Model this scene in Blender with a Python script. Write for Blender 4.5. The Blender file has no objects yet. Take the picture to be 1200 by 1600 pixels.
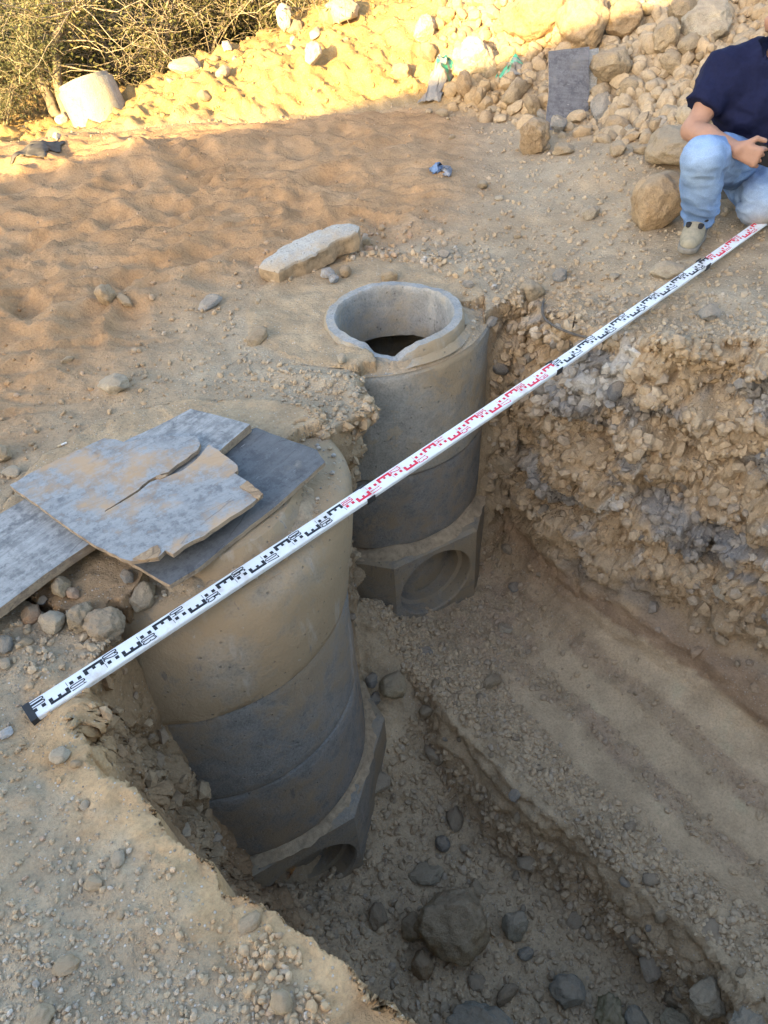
import bpy, bmesh, math, random
import numpy as np
from mathutils import Vector, Matrix, Euler
from mathutils.bvhtree import BVHTree

random.seed(7)
rng = np.random.default_rng(11)
scene = bpy.context.scene
COL = scene.collection

# ---------------------------------------------------------------- camera
F_PX = 1142.0                                   # focal length in pixels of the 1200 x 1600 photograph
CAM = np.array([0.0, 0.0, 1.55])
_dn = np.array([690.0 - 600, -(2015.0 - 800), F_PX]); _dn /= np.linalg.norm(_dn)
_up = -_dn
_y = np.array([0, 0, 1.0]) - _up * _up[2]; _y /= np.linalg.norm(_y)
_x = -np.cross(_y, _up)
RW = np.stack([_x, _y, _up])                    # camera space (right, up, forward) -> world
cam_data = bpy.data.cameras.new("camera")
cam_data.sensor_fit = 'VERTICAL'
cam_data.sensor_height = 36.0
cam_data.lens = F_PX / 1600 * 36.0
cam_data.clip_start = 0.02
cam_data.clip_end = 900
cam = bpy.data.objects.new("camera", cam_data)
COL.objects.link(cam)
M = Matrix.Identity(4)
for i in range(3):
    M[i][0] = RW[i, 0]; M[i][1] = RW[i, 1]; M[i][2] = -RW[i, 2]; M[i][3] = CAM[i]
cam.matrix_world = M
scene.camera = cam

# ---------------------------------------------------------------- light
SUN = np.array([-0.45, -0.86, 0.272]); SUN /= np.linalg.norm(SUN)
world = bpy.data.worlds.new("World")
scene.world = world
world.use_nodes = True
nt = world.node_tree
bg = nt.nodes["Background"]
sky = nt.nodes.new("ShaderNodeTexSky")
sky.sky_type = 'NISHITA'
sky.sun_disc = False
sky.sun_elevation = math.asin(SUN[2])
sky.sun_rotation = math.atan2(SUN[0], SUN[1])
sky.dust_density = 2.0
sky.ozone_density = 0.4
nt.links.new(sky.outputs[0], bg.inputs[0])
bg.inputs[1].default_value = 0.15
sun_l = bpy.data.lights.new("sun", 'SUN')
sun_l.energy = 4.8
sun_l.angle = math.radians(0.35)
sun_l.color = (1.0, 0.72, 0.30)
sun_o = bpy.data.objects.new("sun", sun_l)
COL.objects.link(sun_o)
sun_o.rotation_euler = Vector(SUN).to_track_quat('Z', 'Y').to_euler()
scene.view_settings.view_transform = 'Standard'
scene.view_settings.look = 'None'
scene.view_settings.gamma = 1.0
scene.view_settings.use_curve_mapping = False
scene.view_settings.exposure = 2.4
try:
    scene.cycles.max_bounces = 9
    scene.cycles.diffuse_bounces = 7
except Exception:
    pass

# ---------------------------------------------------------------- helpers
def ray(px, py):
    return RW @ np.array([px - 600.0, -(py - 800.0), F_PX])
def on_z(px, py, z):
    d = ray(px, py); return CAM + d * ((z - CAM[2]) / d[2])
def on_y(px, py, y):
    d = ray(px, py); return CAM + d * (y / d[1])
def pix_depth(p):
    return float((np.asarray(p) - CAM) @ RW[:, 2])
def to_px(P):
    c = (P - CAM) @ RW
    return 600 + F_PX * c[:, 0] / c[:, 2], 800 - F_PX * c[:, 1] / c[:, 2], c[:, 2]

def link(o, parent=None):
    COL.objects.link(o)
    if parent is not None:
        o.parent = parent
    return o
def tag(o, label=None, cat=None, group=None, kind=None):
    if label: o['label'] = label
    if cat: o['category'] = cat
    if group: o['group'] = group
    if kind: o['kind'] = kind
    return o
def empty(name, label, cat, loc=(0, 0, 0), group=None):
    o = bpy.data.objects.new(name, None)
    o.location = loc
    o.empty_display_size = 0.1
    link(o)
    return tag(o, label, cat, group)
def mesh_np(name, V, Fc, smooth=True):
    """triangle or quad mesh from numpy arrays"""
    me = bpy.data.meshes.new(name)
    V = np.ascontiguousarray(V, dtype=np.float32); Fc = np.ascontiguousarray(Fc, dtype=np.int32)
    k = Fc.shape[1]; n = len(Fc)
    me.vertices.add(len(V)); me.vertices.foreach_set("co", V.ravel())
    me.loops.add(n * k); me.loops.foreach_set("vertex_index", Fc.ravel())
    me.polygons.add(n)
    me.polygons.foreach_set("loop_start", np.arange(0, n * k, k, dtype=np.int32))
    me.polygons.foreach_set("use_smooth", np.full(n, smooth, dtype=bool))
    me.update(calc_edges=True)
    return me
def set_color(me, name, rgb):
    a = me.attributes.new(name, 'FLOAT_COLOR', 'POINT')
    c = np.ones((len(me.vertices), 4), np.float32); c[:, :3] = rgb
    a.data.foreach_set("color", c.ravel())
def mesh_obj(name, me, mat, parent=None, loc=None):
    o = bpy.data.objects.new(name, me)
    if mat is not None and not me.materials:
        me.materials.append(mat)
    if loc is not None: o.location = loc
    return link(o, parent)
def bm_obj(name, bm, mat, parent=None, smooth=False, loc=None):
    me = bpy.data.meshes.new(name)
    bmesh.ops.recalc_face_normals(bm, faces=bm.faces)
    bm.to_mesh(me); bm.free()
    if smooth:
        me.polygons.foreach_set("use_smooth", [True] * len(me.polygons))
    return mesh_obj(name, me, mat, parent, loc)

# numpy gradient noise
_perm = np.random.default_rng(5).permutation(256).astype(np.int64)
_grad = np.random.default_rng(6).normal(size=(256, 3)); _grad /= np.linalg.norm(_grad, axis=1)[:, None]
def _h(i, j, k):
    return _perm[(_perm[(_perm[i & 255] + j) & 255] + k) & 255]
def perlin(P):
    P = np.asarray(P, dtype=np.float64)
    I = np.floor(P).astype(np.int64); f = P - I
    u = f * f * f * (f * (f * 6 - 15) + 10)
    out = 0
    for dx in (0, 1):
        wx = u[:, 0] if dx else 1 - u[:, 0]
        for dy in (0, 1):
            wy = u[:, 1] if dy else 1 - u[:, 1]
            for dz in (0, 1):
                wz = u[:, 2] if dz else 1 - u[:, 2]
                g = _grad[_h(I[:, 0] + dx, I[:, 1] + dy, I[:, 2] + dz)]
                d = f - np.array([dx, dy, dz])
                out = out + wx * wy * wz * (g * d).sum(1)
    return out * 1.6
def fbm(P, octaves=4, lac=2.1, gain=0.5):
    out = 0; a = 1.0; Q = np.asarray(P, float).copy()
    for i in range(octaves):
        out = out + a * perlin(Q + 17.3 * i); Q = Q * lac; a *= gain
    return out
def ridged(P, octaves=4, lac=2.1, gain=0.5):
    out = 0; a = 1.0; Q = np.asarray(P, float).copy()
    for i in range(octaves):
        out = out + a * (1 - 2 * np.abs(perlin(Q + 31.7 * i))); Q = Q * lac; a *= gain
    return out
def worley(P):
    """distance to nearest and second nearest feature point, and a random value of the cell"""
    I = np.floor(P).astype(np.int64)
    f1 = np.full(len(P), 9.0); f2 = np.full(len(P), 9.0); idv = np.zeros(len(P)); ctr = np.zeros((len(P), 3))
    for dx in (-1, 0, 1):
        for dy in (-1, 0, 1):
            for dz in (-1, 0, 1):
                c = I + np.array([dx, dy, dz])
                h = _h(c[:, 0], c[:, 1], c[:, 2])
                jit = np.stack([_perm[(h + 1) & 255], _perm[(h + 57) & 255], _perm[(h + 131) & 255]], 1) / 255.0
                d = np.linalg.norm(c + jit - P, axis=1)
                near = d < f1
                f2 = np.where(near, f1, np.minimum(f2, d))
                idv = np.where(near, h / 255.0, idv)
                ctr[near] = (c + jit)[near]
                f1 = np.where(near, d, f1)
    worley.ctr = ctr
    return f1, f2, idv
def facets(P):
    """angular chips: every cell is a tilted plane of its own"""
    f1, f2, idv = worley(P)
    g = _grad[np.clip((idv * 255).round().astype(int), 0, 255)]
    return ((P - worley.ctr) * g).sum(1) + (idv - .5) * .7
def sstep(a, b, x):
    t = np.clip((x - a) / (b - a), 0, 1)
    return t * t * (3 - 2 * t)

# ---------------------------------------------------------------- materials
def new_mat(name):
    m = bpy.data.materials.new(name); m.use_nodes = True
    n = m.node_tree
    return m, n, n.nodes["Principled BSDF"]
def node(n, kind, **kw):
    o = n.nodes.new(kind)
    for k, v in kw.items():
        setattr(o, k, v)
    return o
def noise(n, vec, scale, detail=4, rough=0.55, dist=0.0):
    o = node(n, "ShaderNodeTexNoise")
    o.inputs["Scale"].default_value = scale
    o.inputs["Detail"].default_value = detail
    o.inputs["Roughness"].default_value = rough
    o.inputs["Distortion"].default_value = dist
    n.links.new(vec, o.inputs["Vector"])
    return o.outputs["Fac"]
def ramp(n, fac, stops):
    o = node(n, "ShaderNodeValToRGB")
    el = o.color_ramp.elements
    while len(el) > 1: el.remove(el[-1])
    for i, (p, c) in enumerate(stops):
        e = el[0] if i == 0 else el.new(p)
        e.position = p
        e.color = (c, c, c, 1) if not hasattr(c, '__len__') else (*c, 1)
    n.links.new(fac, o.inputs[0])
    return o.outputs["Color"]
def mix(n, fac, a, b, mode='MIX'):
    o = node(n, "ShaderNodeMix", data_type='RGBA', blend_type=mode)
    for sock, v in ((o.inputs[0], fac), (o.inputs[6], a), (o.inputs[7], b)):
        if isinstance(v, (int, float)): sock.default_value = v
        elif isinstance(v, tuple): sock.default_value = (*v, 1)
        else: n.links.new(v, sock)
    return o.outputs[2]
def math_n(n, op, a, b=0.0, clamp=False):
    o = node(n, "ShaderNodeMath", operation=op, use_clamp=clamp)
    for sock, v in ((o.inputs[0], a), (o.inputs[1], b)):
        if isinstance(v, (int, float)): sock.default_value = v
        else: n.links.new(v, sock)
    return o.outputs[0]
def bump(n, height, strength, distance, normal=None):
    o = node(n, "ShaderNodeBump")
    o.inputs["Strength"].default_value = strength
    o.inputs["Distance"].default_value = distance
    n.links.new(height, o.inputs["Height"])
    if normal is not None: n.links.new(normal, o.inputs["Normal"])
    return o.outputs[0]
def coords(n, which="Object"):
    return node(n, "ShaderNodeTexCoord").outputs[which]

def soil_material():
    m, n, b = new_mat("soil")
    v = coords(n)
    att = node(n, "ShaderNodeAttribute", attribute_name="tint").outputs["Color"]
    f1 = noise(n, v, 9, 6, 0.65)
    f2 = noise(n, v, 95, 5, 0.7)
    c = mix(n, 1.0, att, ramp(n, f1, [(0.25, 0.80), (0.5, 1.0), (0.75, 1.16)]), 'MULTIPLY')
    c = mix(n, 1.0, c, ramp(n, f2, [(0.25, 0.72), (0.5, 1.0), (0.8, 1.22)]), 'MULTIPLY')
    vo = node(n, "ShaderNodeTexVoronoi", feature='F1'); vo.inputs["Scale"].default_value = 120
    n.links.new(v, vo.inputs["Vector"])
    grit = ramp(n, vo.outputs["Distance"], [(0.0, 1.0), (0.28, 0.75), (0.42, 0.0)])
    sel = node(n, "ShaderNodeSeparateColor"); n.links.new(vo.outputs["Color"], sel.inputs[0])
    pick = ramp(n, sel.outputs[0], [(0.80, 0.0), (0.84, 1.0)])
    amt = node(n, "ShaderNodeAttribute", attribute_name="gritty").outputs["Fac"]
    gm = math_n(n, 'MULTIPLY', math_n(n, 'MULTIPLY', grit, pick), amt)
    hue = ramp(n, sel.outputs[1], [(0.0, (0.22, 0.19, 0.16)), (0.4, (0.42, 0.36, 0.28)), (0.8, (0.52, 0.47, 0.40)), (1.0, (0.62, 0.58, 0.52))])
    c = mix(n, gm, c, hue)
    n.links.new(c, b.inputs["Base Color"])
    b.inputs["Roughness"].default_value = 0.96
    b.inputs["Specular IOR Level"].default_value = 0.12
    h = math_n(n, 'ADD', math_n(n, 'MULTIPLY', noise(n, v, 38, 6, 0.7), 1.0), math_n(n, 'MULTIPLY', f2, 0.5))
    h = math_n(n, 'ADD', h, math_n(n, 'MULTIPLY', gm, 0.35))
    n.links.new(bump(n, h, 0.85, 0.012), b.inputs["Normal"])
    return m
def stone_material():
    """object colour carries the stone's own colour; veins, lichen-like spots and dust vary per object"""
    m, n, b = new_mat("stone")
    tc = coords(n)
    oi = node(n, "ShaderNodeObjectInfo")
    off = node(n, "ShaderNodeVectorMath", operation='ADD'); n.links.new(tc, off.inputs[0])
    sc = node(n, "ShaderNodeVectorMath", operation='SCALE'); n.links.new(oi.outputs["Location"], sc.inputs[0]); sc.inputs["Scale"].default_value = 3.0
    n.links.new(sc.outputs[0], off.inputs[1]); v = off.outputs[0]
    f1 = noise(n, v, 1.6, 6, 0.62); f2 = noise(n, v, 7, 6, 0.7); f3 = noise(n, v, 26, 4, 0.7)
    c = mix(n, 1.0, oi.outputs["Color"], ramp(n, f1, [(0.3, (0.74, 0.70, 0.66)), (0.5, (1, 1, 1)), (0.7, (1.14, 1.08, 1.0))]), 'MULTIPLY')
    c = mix(n, 1.0, c, ramp(n, f2, [(0.3, 0.74), (0.5, 1.0), (0.75, 1.2)]), 'MULTIPLY')
    c = mix(n, 1.0, c, ramp(n, f3, [(0.3, 0.70), (0.5, 1.0), (0.75, 1.22)]), 'MULTIPLY')
    g = node(n, "ShaderNodeNewGeometry"); sx = node(n, "ShaderNodeSeparateXYZ"); n.links.new(g.outputs["Normal"], sx.inputs[0])
    top = ramp(n, math_n(n, 'ADD', sx.outputs[2], math_n(n, 'MULTIPLY', math_n(n, 'SUBTRACT', f2, 0.5), 0.9)), [(0.35, 0.0), (0.95, 0.62)])
    c = mix(n, top, c, (0.40, 0.31, 0.215))
    n.links.new(c, b.inputs["Base Color"])
    b.inputs["Roughness"].default_value = 0.9
    b.inputs["Specular IOR Level"].default_value = 0.2
    h = math_n(n, 'ADD', f2, math_n(n, 'MULTIPLY', f3, 0.45))
    n.links.new(bump(n, h, 0.55, 0.07), b.inputs["Normal"])
    return m
def gravel_material():
    m, n, b = new_mat("gravel")
    v = coords(n)
    att = node(n, "ShaderNodeAttribute", attribute_name="tint").outputs["Color"]
    f2 = noise(n, v, 70, 4, 0.7)
    c = mix(n, 1.0, att, ramp(n, f2, [(0.3, 0.74), (0.5, 1.0), (0.75, 1.2)]), 'MULTIPLY')
    n.links.new(c, b.inputs["Base Color"])
    b.inputs["Roughness"].default_value = 0.92
    b.inputs["Specular IOR Level"].default_value = 0.18
    n.links.new(bump(n, f2, 0.5, 0.006), b.inputs["Normal"])
    return m
def concrete_material(name, base, mud, mud_amt, scuff=0.5):
    m, n, b = new_mat(name)
    v = coords(n)
    f1 = noise(n, v, 2.2, 7, 0.62); f2 = noise(n, v, 14, 6, 0.7); f3 = noise(n, v, 120, 3, 0.6)
    c = mix(n, 1.0, base, ramp(n, f2, [(0.25, 0.68), (0.5, 1.0), (0.75, 1.22)]), 'MULTIPLY')
    c = mix(n, 1.0, c, ramp(n, f3, [(0.3, 0.78), (0.5, 1.0), (0.75, 1.16)]), 'MULTIPLY')
    mm = math_n(n, 'ADD', f1, math_n(n, 'MULTIPLY', math_n(n, 'SUBTRACT', f2, 0.5), 0.5))
    c = mix(n, ramp(n, mm, [(0.62 - 0.5 * mud_amt, 0.0), (0.80 - 0.5 * mud_amt, 0.9)]), c, mud)
    f5 = noise(n, v, 5.5, 8, 0.72, .4)
    c = mix(n, ramp(n, f5, [(0.60, 0.0), (0.64, 0.5)]), c, tuple(x * 1.22 for x in mud))
    c = mix(n, ramp(n, f5, [(0.36, 0.55), (0.41, 0.0)]), c, tuple(x * .72 for x in base))
    f6 = noise(n, v, 31, 5, .75)
    c = mix(n, ramp(n, f6, [(0.67, 0.0), (0.71, scuff * 1.3)]), c, (0.47, 0.45, 0.41))
    # vertical dribbles and pale scuffs
    st = node(n, "ShaderNodeMapping"); st.inputs["Scale"].default_value = (9, 9, 1.6); n.links.new(v, st.inputs[0])
    fs = noise(n, st.outputs[0], 1.3, 5, 0.6)
    c = mix(n, ramp(n, fs, [(0.60, 0.0), (0.70, scuff)]), c, (0.50, 0.47, 0.43))
    fd = noise(n, st.outputs[0], 2.6, 5, 0.65)
    c = mix(n, ramp(n, fd, [(0.645, 0.0), (0.70, 0.6)]), c, (0.13, 0.12, 0.115))
    vo = node(n, "ShaderNodeTexVoronoi"); vo.inputs["Scale"].default_value = 26; n.links.new(v, vo.inputs["Vector"])
    pit = ramp(n, vo.outputs["Distance"], [(0.05, 1.0), (0.13, 0.0)])
    c = mix(n, math_n(n, 'MULTIPLY', pit, 0.5), c, (0.16, 0.14, 0.12))
    n.links.new(c, b.inputs["Base Color"])
    b.inputs["Roughness"].default_value = 0.88
    b.inputs["Specular IOR Level"].default_value = 0.25
    h = math_n(n, 'ADD', math_n(n, 'MULTIPLY', f2, 0.8), math_n(n, 'MULTIPLY', f3, 0.25))
    h = math_n(n, 'SUBTRACT', h, math_n(n, 'MULTIPLY', pit, 0.5))
    n.links.new(bump(n, math_n(n, 'ADD', h, math_n(n, 'MULTIPLY', f5, .6)), 0.7, 0.014), b.inputs["Normal"])
    return m
def plain(name, rgb, rough=0.7, spec=0.3, var=0.12, scale=20, metal=0.0, bmp=0.0):
    m, n, b = new_mat(name)
    v = coords(n)
    f = noise(n, v, scale, 5, 0.65)
    c = mix(n, 1.0, rgb, ramp(n, f, [(0.25, 1 - 1.6 * var), (0.5, 1.0), (0.75, 1 + 1.3 * var)]), 'MULTIPLY')
    n.links.new(c, b.inputs["Base Color"])
    b.inputs["Roughness"].default_value = rough
    b.inputs["Specular IOR Level"].default_value = spec
    b.inputs["Metallic"].default_value = metal
    if bmp: n.links.new(bump(n, f, 0.6, bmp), b.inputs["Normal"])
    return m
def wood_material(name, base, dust, dust_amt, grain_dir, dark=(0.09, 0.095, 0.105), grain=0.6):
    """weathered board: grain stretched along grain_dir (radians in the object's plane), dust patches and dark stains"""
    m, n, b = new_mat(name)
    v = coords(n)
    mp = node(n, "ShaderNodeMapping"); mp.inputs["Rotation"].default_value = (0, 0, -grain_dir); mp.inputs["Scale"].default_value = (1.6, 26, 26)
    n.links.new(v, mp.inputs[0])
    g1 = noise(n, mp.outputs[0], 2.0, 6, 0.65, 0.3); g2 = noise(n, mp.outputs[0], 7.0, 4, 0.6)
    f1 = noise(n, v, 5.5, 6, 0.68); f2 = noise(n, v, 22, 6, 0.72); f3 = noise(n, v, 3.0, 3, 0.6)
    c = mix(n, 1.0, base, ramp(n, g1, [(0.28, 1 - .5 * grain), (0.5, 1.0), (0.72, 1 + .4 * grain)]), 'MULTIPLY')
    f4 = noise(n, v, 75, 5, 0.75)
    vc = node(n, 'ShaderNodeTexVoronoi', feature='DISTANCE_TO_EDGE'); vc.inputs['Scale'].default_value = 3.2
    wv = node(n, 'ShaderNodeVectorMath', operation='ADD'); n.links.new(mp.outputs[0], wv.inputs[0]); wv.inputs[1].default_value = (.3, .7, 0); mp2 = node(n, 'ShaderNodeMapping'); mp2.inputs['Rotation'].default_value = (0, 0, -grain_dir); mp2.inputs['Scale'].default_value = (.8, 4.5, 4.5); n.links.new(v, mp2.inputs[0]); dv = node(n, 'ShaderNodeMix', data_type='VECTOR'); dv.inputs[0].default_value = .06; n.links.new(mp2.outputs[0], dv.inputs[4]); nz = node(n, 'ShaderNodeTexNoise'); nz.inputs['Scale'].default_value = 9; n.links.new(v, nz.inputs['Vector']); n.links.new(nz.outputs['Color'], dv.inputs[5]); n.links.new(dv.outputs[1], vc.inputs['Vector'])
    crack = math_n(n, 'MULTIPLY', ramp(n, vc.outputs['Distance'], [(0.0, 1.0), (0.012, 0.0)]), ramp(n, f1, [(0.48, 0.0), (0.56, 1.0)]))
    c = mix(n, ramp(n, f2, [(0.46, 0.0), (0.62, 0.8)]), c, dark)
    c = mix(n, math_n(n, 'MULTIPLY', crack, .8), c, (.03, .028, .027))
    c = mix(n, ramp(n, f4, [(0.54, 0.0), (0.66, 0.6)]), c, dark)
    c = mix(n, ramp(n, f4, [(0.28, 0.35), (0.40, 0.0)]), c, tuple(min(1, x * 1.7) for x in base))
    sm = node(n, 'ShaderNodeMapping'); sm.inputs['Rotation'].default_value = (0, 0, -grain_dir + .25); sm.inputs['Scale'].default_value = (6, 50, 50); n.links.new(v, sm.inputs[0])
    c = mix(n, ramp(n, noise(n, sm.outputs[0], 2.2, 4, .7), [(0.66, 0.0), (0.70, 0.5)]), c, (0.42, 0.42, 0.41))
    c = mix(n, ramp(n, f1, [(0.52, 0.0), (0.70, 0.55)]), c, tuple(min(1, x * 1.6) for x in base))
    sp = math_n(n, 'ADD', f3, math_n(n, 'MULTIPLY', math_n(n, 'SUBTRACT', f2, 0.5), 0.45))
    c = mix(n, ramp(n, sp, [(0.66 - 0.4 * dust_amt, 0.0), (0.80 - 0.4 * dust_amt, 0.8)]), c, dust)
    n.links.new(c, b.inputs["Base Color"])
    b.inputs["Roughness"].default_value = 0.78
    b.inputs["Specular IOR Level"].default_value = 0.25
    n.links.new(bump(n, math_n(n, 'ADD', g1, math_n(n, 'MULTIPLY', f2, 0.5)), 0.35, 0.004), b.inputs["Normal"])
    return m

SOIL = soil_material()
STONE = stone_material()
GRAVEL = gravel_material()
CONC_TOP = concrete_material("muddy_concrete", (0.31, 0.27, 0.215), (0.33, 0.24, 0.145), 0.66, 0.4)
CONC_TOP2 = concrete_material("dusty_concrete", (0.31, 0.29, 0.25), (0.33, 0.25, 0.155), 0.46, 0.4)
CONC_LOW = concrete_material("grey_concrete", (0.235, 0.225, 0.21), (0.29, 0.22, 0.145), 0.34, 0.35)
CONC_BASE = concrete_material("base_concrete", (0.27, 0.25, 0.22), (0.30, 0.235, 0.155), 0.46, 0.3)
CONC_PALE = concrete_material("pale_concrete", (0.29, 0.275, 0.245), (0.38, 0.30, 0.19), 0.30, 0.2)
# ---------------------------------------------------------------- terrain
NEAR_C, FAR_C, RING_R = np.array([-0.69, 1.80]), np.array([-0.01, 3.02]), 0.55
TDIR = np.array([0.55, -0.835])                 # the way the trenches run
# pit walls: a, b, horizontal run of the wall, profile exponent
PIT = [  # x, y, run of the wall that starts here
    (0.00, 0.30, .16), (-0.11, 0.40, .16), (-0.22, 0.49, .16), (-0.39, 0.595, .18), (-0.57, 0.75, .26), (-0.71, 0.88, .50),
    (-0.81, 0.99, .46), (-0.81, 1.11, .38), (-0.755, 1.25, .24), (-0.73, 1.45, .05), (-0.62, 1.75, .05), (-0.28, 1.90, .05), (-0.23, 2.03, .07),
    (-0.22, 2.42, .05), (-0.12, 2.60, .05), (0.40, 2.78, .05), (0.50, 2.86, .16), (0.62, 3.00, .22), (0.74, 2.97, .22), (0.86, 2.76, .22),
    (0.98, 2.60, .36), (1.16, 2.46, .52), (1.36, 2.36, .68), (1.62, 2.20, .85), (2.05, 1.70, .9), (2.6, 0.9, .9), (3.3, -0.2, .9),
    (4.2, -1.6, .9), (3.4, -2.4, .5), (1.6, -1.7, .5), (0.75, -0.6, .2), (0.18, 0.08, .16)]
PITA = np.array(PIT)
def inside_poly(x, y, poly):
    c = np.zeros(len(x), bool); n = len(poly); j = n - 1
    for i in range(n):
        xi, yi = poly[i][:2]; xj, yj = poly[j][:2]
        c ^= ((yi > y) != (yj > y)) & (x < (xj - xi) * (y - yi) / (yj - yi + 1e-12) + xi)
        j = i
    return c
def seg_d(x, y, a, b):
    vx, vy = b[0] - a[0], b[1] - a[1]
    t = np.clip(((x - a[0]) * vx + (y - a[1]) * vy) / (vx * vx + vy * vy), 0, 1)
    return np.hypot(x - a[0] - t * vx, y - a[1] - t * vy), t
FOOT = np.array([(-60, 4.6), (-6, 5.0), (-2.6, 5.75), (-1.5, 5.85), (-.7, 5.85), (0.4, 5.98), (0.95, 5.6), (1.4, 5.1), (1.75, 4.5), (2.25, 3.95), (3.0, 3.5), (4.5, 3.0), (9, 2.0), (60, -12)])
CREST_X = np.array([-60, -3.2, -2.3, -1.9, -1.4, -1.05, -.6, -.2, .4, 1.0, 2.0, 60])
CREST_Z = np.array([-.25, -.2, -.1, .0, .16, .30, .42, .52, .75, 1.15, 1.9, 2.2])
def foot_d(x, y):
    d = np.full(len(x), 1e9)
    for a, b in zip(FOOT[:-1], FOOT[1:]):
        d = np.minimum(d, seg_d(x, y, a, b)[0])
    yf = np.interp(x, FOOT[:, 0], FOOT[:, 1])
    return np.where(y > yf, d, -d)
def ground_z(x, y):
    """smooth ground outside the pit, without relief"""
    g = 0.11 * sstep(0.7, 1.7, x) * sstep(6.5, 4.0, y) + 0.02 * sstep(-0.4, -1.6, x)
    g = g - 0.05 * sstep(0.22, 0.0, np.hypot(x + 0.69, y - 1.8) - RING_R - 0.1) * 0
    d = foot_d(x, y)
    cz = np.interp(x, CREST_X, CREST_Z)
    slope = np.interp(x, [-3, -1, .4, 1.2, 2], [.3, .62, .70, .76, .76])
    dd = np.maximum(d, 0)
    up = np.maximum(cz, 0.0) * (1 - np.exp(-np.power(dd * slope / np.maximum(cz, .06), 1.35)))
    back_at = np.interp(x, [-3, -1, .3, 1.2, 2], [1.0, 1.15, 1.5, 2.4, 3.4])
    back = sstep(back_at, back_at + 1.4, dd)
    g = g + up * (1 - back) + np.minimum(cz, 0) * sstep(0, .8, dd) * (1 - back) + back * -0.28
    g = g + 0.35 * sstep(14, 40, y) * back
    return g
def pit_floor(x, y):
    rx, ry = x - 0.20, y - 1.78
    e = rx * 0.785 + ry * 0.62
    a = rx * 0.62 - ry * 0.785
    wob = 0.03 * np.sin(a * 5.0) + 0.015 * np.sin(a * 13 + 1)
    low = 1 - np.maximum(sstep(-0.07, 0.05, e + wob), sstep(0.20, -0.45, a))
    low = np.maximum(low, sstep(.50, .26, np.hypot(x + .38, y - 1.12)))
    z = -1.50 - 0.42 * low
    # gentle berm of rubble along the top of the step and heaps at the lower right end
    z = z + 0.035 * np.exp(-((e - 0.16) / 0.10) ** 2) * sstep(-.2, .2, a)
    z = z - 0.05 * sstep(0.3, 1.0, e)
    z = z + 0.16 * np.exp(-((x - 1.25) ** 2 + (y - 0.55) ** 2) / 0.12)
    # rubble leaning on the foot of the far manhole and between the two
    z = z + 0.28 * np.exp(-((x + 0.13) ** 2 + (y - 2.28) ** 2) / 0.035)
    z = z + 0.06 * np.exp(-((x - 0.10) ** 2 + (y - 1.95) ** 2) / 0.10)
    return z, low, e, a
PROF_T = np.array([0, .06, .15, .30, .45, .60, .80, 1.0])
PROF_V = np.array([0, .10, .30, .58, .76, .88, .96, 1.0])
def ragged(x, y):
    """the broken edge in front is ragged"""
    fr = sstep(1.15, .95, y) * sstep(.6, .3, x) * (np.abs(x) < 2) * (y > -1)
    k_ = np.where(fr > 0)[0]
    if len(k_):
        q_ = np.stack([x[k_] * 9, y[k_] * 9, np.zeros(len(k_))], 1)
        x = x.copy(); y = y.copy()
        x[k_] += fr[k_] * (.030 * fbm(q_, 4)); y[k_] += fr[k_] * (.030 * fbm(q_ + 33, 4))
    return x, y
def terrain(x, y):
    g = ground_z(x, y)
    z = g.copy()
    x, y = ragged(x, y)
    ins = inside_poly(x, y, PIT)
    dn_ = np.hypot(x - NEAR_C[0], y - NEAR_C[1]); df_ = np.hypot(x - FAR_C[0], y - FAR_C[1])
    hole = np.minimum(dn_, df_) < RING_R - 0.02
    bump_edge = np.zeros(len(x)); wallness = np.zeros(len(x))
    sel = np.where(ins | hole)[0]
    if len(sel):
        xs, ys = x[sel], y[sel]
        fl = pit_floor(xs, ys)[0]
        fill = np.zeros(len(sel))              # share of the height left standing
        n = len(PIT)
        for i in range(n):
            a, b = PIT[i], PIT[(i + 1) % n]
            d, t = seg_d(xs, ys, a, b)
            w = a[2] + (b[2] - a[2]) * t
            k = 1 - np.interp(d / w, PROF_T, PROF_V)
            fill = np.maximum(fill, k)
        fill = np.where(ins[sel], fill, 0)
        r = np.minimum(np.where(dn_[sel] < RING_R - .02, (RING_R - .02 - dn_[sel]), 0) + np.where(df_[sel] < RING_R - .02, RING_R - .02 - df_[sel], 0), 1)
        in_hole = hole[sel]
        k_h = 1 - np.interp(r / 0.05, [0, 1], [0, 1])
        fill = np.where(in_hole, np.where(ins[sel], np.minimum(fill, k_h), k_h), fill)
        # soil still lying on the shoulders of the manholes, away from the dug side
        for (lx, ly, lr, a_lo, a_hi, cz_) in ((0.106, 2.862, .288, -105, 14, -.012), (-0.555, 1.735, .29, -112, 52, .012)):
            an = np.degrees(np.arctan2(ys - ly, xs - lx)) + 9 * perlin(np.stack([xs * 14, ys * 14, xs * 0], 1)); rl = np.hypot(xs - lx, ys - ly)
            dm = dn_[sel] if lx < 0 else df_[sel]
            cov = np.maximum(sstep(a_lo + 3, a_lo - 5, an), sstep(a_hi - 5, a_hi + 3, an)) * (dm < RING_R + .02) * (~(ins[sel] & (dm > RING_R - .02)))
            if lx < 0: cov = cov * sstep(.555, .515, dm) * ((an < a_lo + 3) | True)
            cov = cov * sstep(lr - .012, lr + .004, rl)
            fill = np.maximum(fill, cov * np.where(g[sel] - fl > 0, (cz_ + .02 - fl) / (g[sel] - fl), 0))
        z[sel] = fl + (g[sel] - fl) * fill
        wallness[sel] = np.clip(fill * 6, 0, 1)
    return z, wallness

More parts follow.
